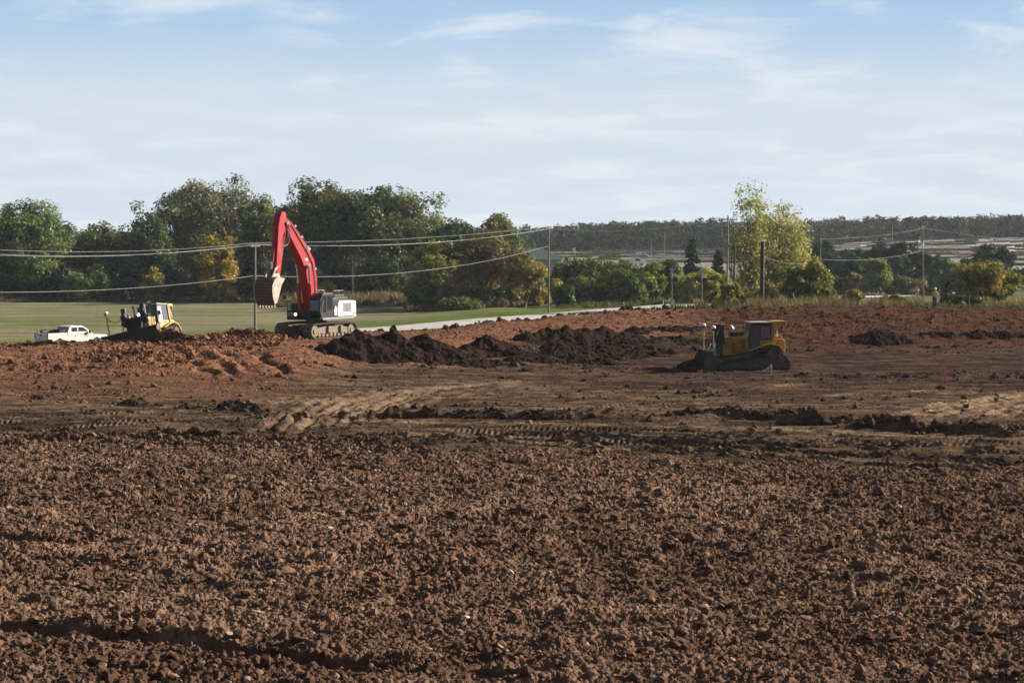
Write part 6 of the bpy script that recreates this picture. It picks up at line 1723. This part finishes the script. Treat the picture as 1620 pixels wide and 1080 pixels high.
def make_sky():
    w = bpy.data.worlds.new('World'); S.world = w; w.use_nodes = True
    nt = w.node_tree; nt.nodes.clear()
    out = N(nt, 'ShaderNodeOutputWorld'); bg = N(nt, 'ShaderNodeBackground'); bg.inputs['Strength'].default_value = SKY_STR
    sky = N(nt, 'ShaderNodeTexSky', sky_type='NISHITA'); sky.sun_disc = False; sky.sun_elevation = SUN_EL; sky.sun_rotation = math.pi / 2 - SUN_AZ
    sky.altitude = 250; sky.air_density = .7; sky.dust_density = .3; sky.ozone_density = 2.2
    tc = N(nt, 'ShaderNodeTexCoord'); sp = N(nt, 'ShaderNodeSeparateXYZ'); L(nt, tc.outputs['Generated'], sp.inputs[0])
    # flat cloud layer high above: direction / height
    ad = N(nt, 'ShaderNodeMath', operation='ADD'); ad.inputs[1].default_value = .15; mx = N(nt, 'ShaderNodeMath', operation='MAXIMUM'); mx.inputs[1].default_value = 0
    L(nt, sp.outputs['Z'], mx.inputs[0]); L(nt, mx.outputs[0], ad.inputs[0])
    dv = N(nt, 'ShaderNodeVectorMath', operation='DIVIDE'); cb = N(nt, 'ShaderNodeCombineXYZ')
    L(nt, tc.outputs['Generated'], dv.inputs[0]); 
    for k in range(3): L(nt, ad.outputs[0], cb.inputs[k])
    L(nt, cb.outputs[0], dv.inputs[1])
    mp = N(nt, 'ShaderNodeMapping'); mp.inputs['Location'].default_value = (3.1, 1.7, 0); mp.inputs['Scale'].default_value = (1.0, 1.0, 0); mp.inputs['Rotation'].default_value = (0, 0, R(14)); L(nt, dv.outputs[0], mp.inputs['Vector'])
    n1 = N(nt, 'ShaderNodeTexNoise'); n1.inputs['Scale'].default_value = 2.9; n1.inputs['Detail'].default_value = 9; n1.inputs['Roughness'].default_value = .58; n1.inputs['Distortion'].default_value = .35
    L(nt, mp.outputs[0], n1.inputs['Vector'])
    n2 = N(nt, 'ShaderNodeTexNoise'); n2.inputs['Scale'].default_value = 1.1; n2.inputs['Detail'].default_value = 5; n2.inputs['Roughness'].default_value = .5
    L(nt, mp.outputs[0], n2.inputs['Vector'])
    wis = ramp(nt, n1.outputs['Fac'], .46, .66); band = ramp(nt, n2.outputs['Fac'], .36, .56)
    mul = N(nt, 'ShaderNodeMath', operation='MULTIPLY'); L(nt, wis, mul.inputs[0]); L(nt, band, mul.inputs[1])
    front = ramp(nt, sp.outputs['Y'], -.25, .5, .06, 1.0)         # added falloff: bright sky dimmed behind the camera to cut fill on shaded faces
    # the thin even veil that thickens towards the horizon
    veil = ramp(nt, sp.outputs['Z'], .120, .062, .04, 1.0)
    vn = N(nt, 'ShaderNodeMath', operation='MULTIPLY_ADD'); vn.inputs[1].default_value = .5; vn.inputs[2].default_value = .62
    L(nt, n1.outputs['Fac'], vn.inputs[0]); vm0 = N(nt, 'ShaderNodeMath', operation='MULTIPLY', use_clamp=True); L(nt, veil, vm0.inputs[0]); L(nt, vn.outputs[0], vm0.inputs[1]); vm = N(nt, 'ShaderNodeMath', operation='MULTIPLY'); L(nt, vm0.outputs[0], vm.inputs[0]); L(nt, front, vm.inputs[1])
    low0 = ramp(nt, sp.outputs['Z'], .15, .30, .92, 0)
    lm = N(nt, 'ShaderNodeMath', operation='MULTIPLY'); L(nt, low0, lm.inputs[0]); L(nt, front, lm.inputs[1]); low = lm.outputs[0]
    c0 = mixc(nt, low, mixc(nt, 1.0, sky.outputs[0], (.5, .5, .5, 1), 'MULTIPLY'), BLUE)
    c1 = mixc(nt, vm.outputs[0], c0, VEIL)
    gm = N(nt, 'ShaderNodeMath', operation='MULTIPLY'); gm.inputs[1].default_value = .68; L(nt, mul.outputs[0], gm.inputs[0])
    c2 = mixc(nt, gm.outputs[0], c1, CLOUD)
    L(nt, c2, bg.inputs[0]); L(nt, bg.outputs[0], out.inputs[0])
    s = bpy.data.lights.new('sun', 'SUN'); s.energy = SUN_STR; s.angle = R(.53); s.color = (1.0, .90, .77)
    o = bpy.data.objects.new('sun', s); COL.objects.link(o)
    d = Vector((math.cos(SUN_EL) * math.cos(SUN_AZ), math.cos(SUN_EL) * math.sin(SUN_AZ), math.sin(SUN_EL)))
    o.rotation_euler = d.to_track_quat('Z', 'Y').to_euler(); o.location = (60, 40, 80)


def make_haze():
    m = bpy.data.materials.new('haze'); m.use_nodes = True; nt = m.node_tree; nt.nodes.clear()
    out = N(nt, 'ShaderNodeOutputMaterial'); v = N(nt, 'ShaderNodeVolumePrincipled')
    v.inputs['Color'].default_value = (.80, .88, 1.0, 1); v.inputs['Density'].default_value = HAZE; v.inputs['Anisotropy'].default_value = .2
    L(nt, v.outputs[0], out.inputs['Volume'])
    b = MB(); b.box(-1450, 1450, -330, 1740, -12, 33); o = b.build('haze', m); tag(o, 'thin blue autumn air', 'haze', kind='stuff')


def make_camera():
    c = bpy.data.cameras.new('camera'); o = bpy.data.objects.new('camera', c); COL.objects.link(o)
    c.sensor_width = 36; c.lens = 36 * F / 1620; c.clip_start = .5; c.clip_end = 9000
    o.location = (0, 0, CAMH); o.rotation_euler = (math.pi / 2 - PITCH, 0, 0); S.camera = o
    S.render.resolution_x = 1024; S.render.resolution_y = 682
    S.view_settings.view_transform = 'Standard'; S.view_settings.look = 'None'; S.view_settings.gamma = 1; S.view_settings.exposure = EXPO
    S.view_settings.use_curve_mapping = False
    S.cycles.use_denoising = DENOISE
    S.cycles.max_bounces = 6; S.cycles.diffuse_bounces = 2; S.cycles.transmission_bounces = 3; S.cycles.volume_bounces = 0
    S.render.film_transparent = False


SKY_STR, SUN_STR, EXPO, HAZE, DENOISE = .05, 5.0, 1.25, .00007, True
BLUE, VEIL, CLOUD = (3.6, 5.2, 7.2, 1), (5.95, 6.6, 7.15, 1), (6.9, 7.35, 7.75, 1)

make_sky(); make_camera(); make_haze()
make_soil(); make_terrain(); make_clods(); make_heaps()
palettes(); make_trees(); make_far_woods(); make_grass(); make_nursery()
make_excavator()
g = on_ground(1184, 138.5)
make_dozer('yellow crawler bulldozer working side-on in the dark graded soil', (g.x, g.y, g.z - .08), (0, 0, R(185)))
g = on_ground(243, 147)
make_dozer('faded yellow bulldozer tilted on top of the clay bank with its blade towards the photographer', (g.x, g.y, g.z - .6), (R(13), R(-4), R(270 - 20)), True)
make_pickup(); make_person(); make_poles()
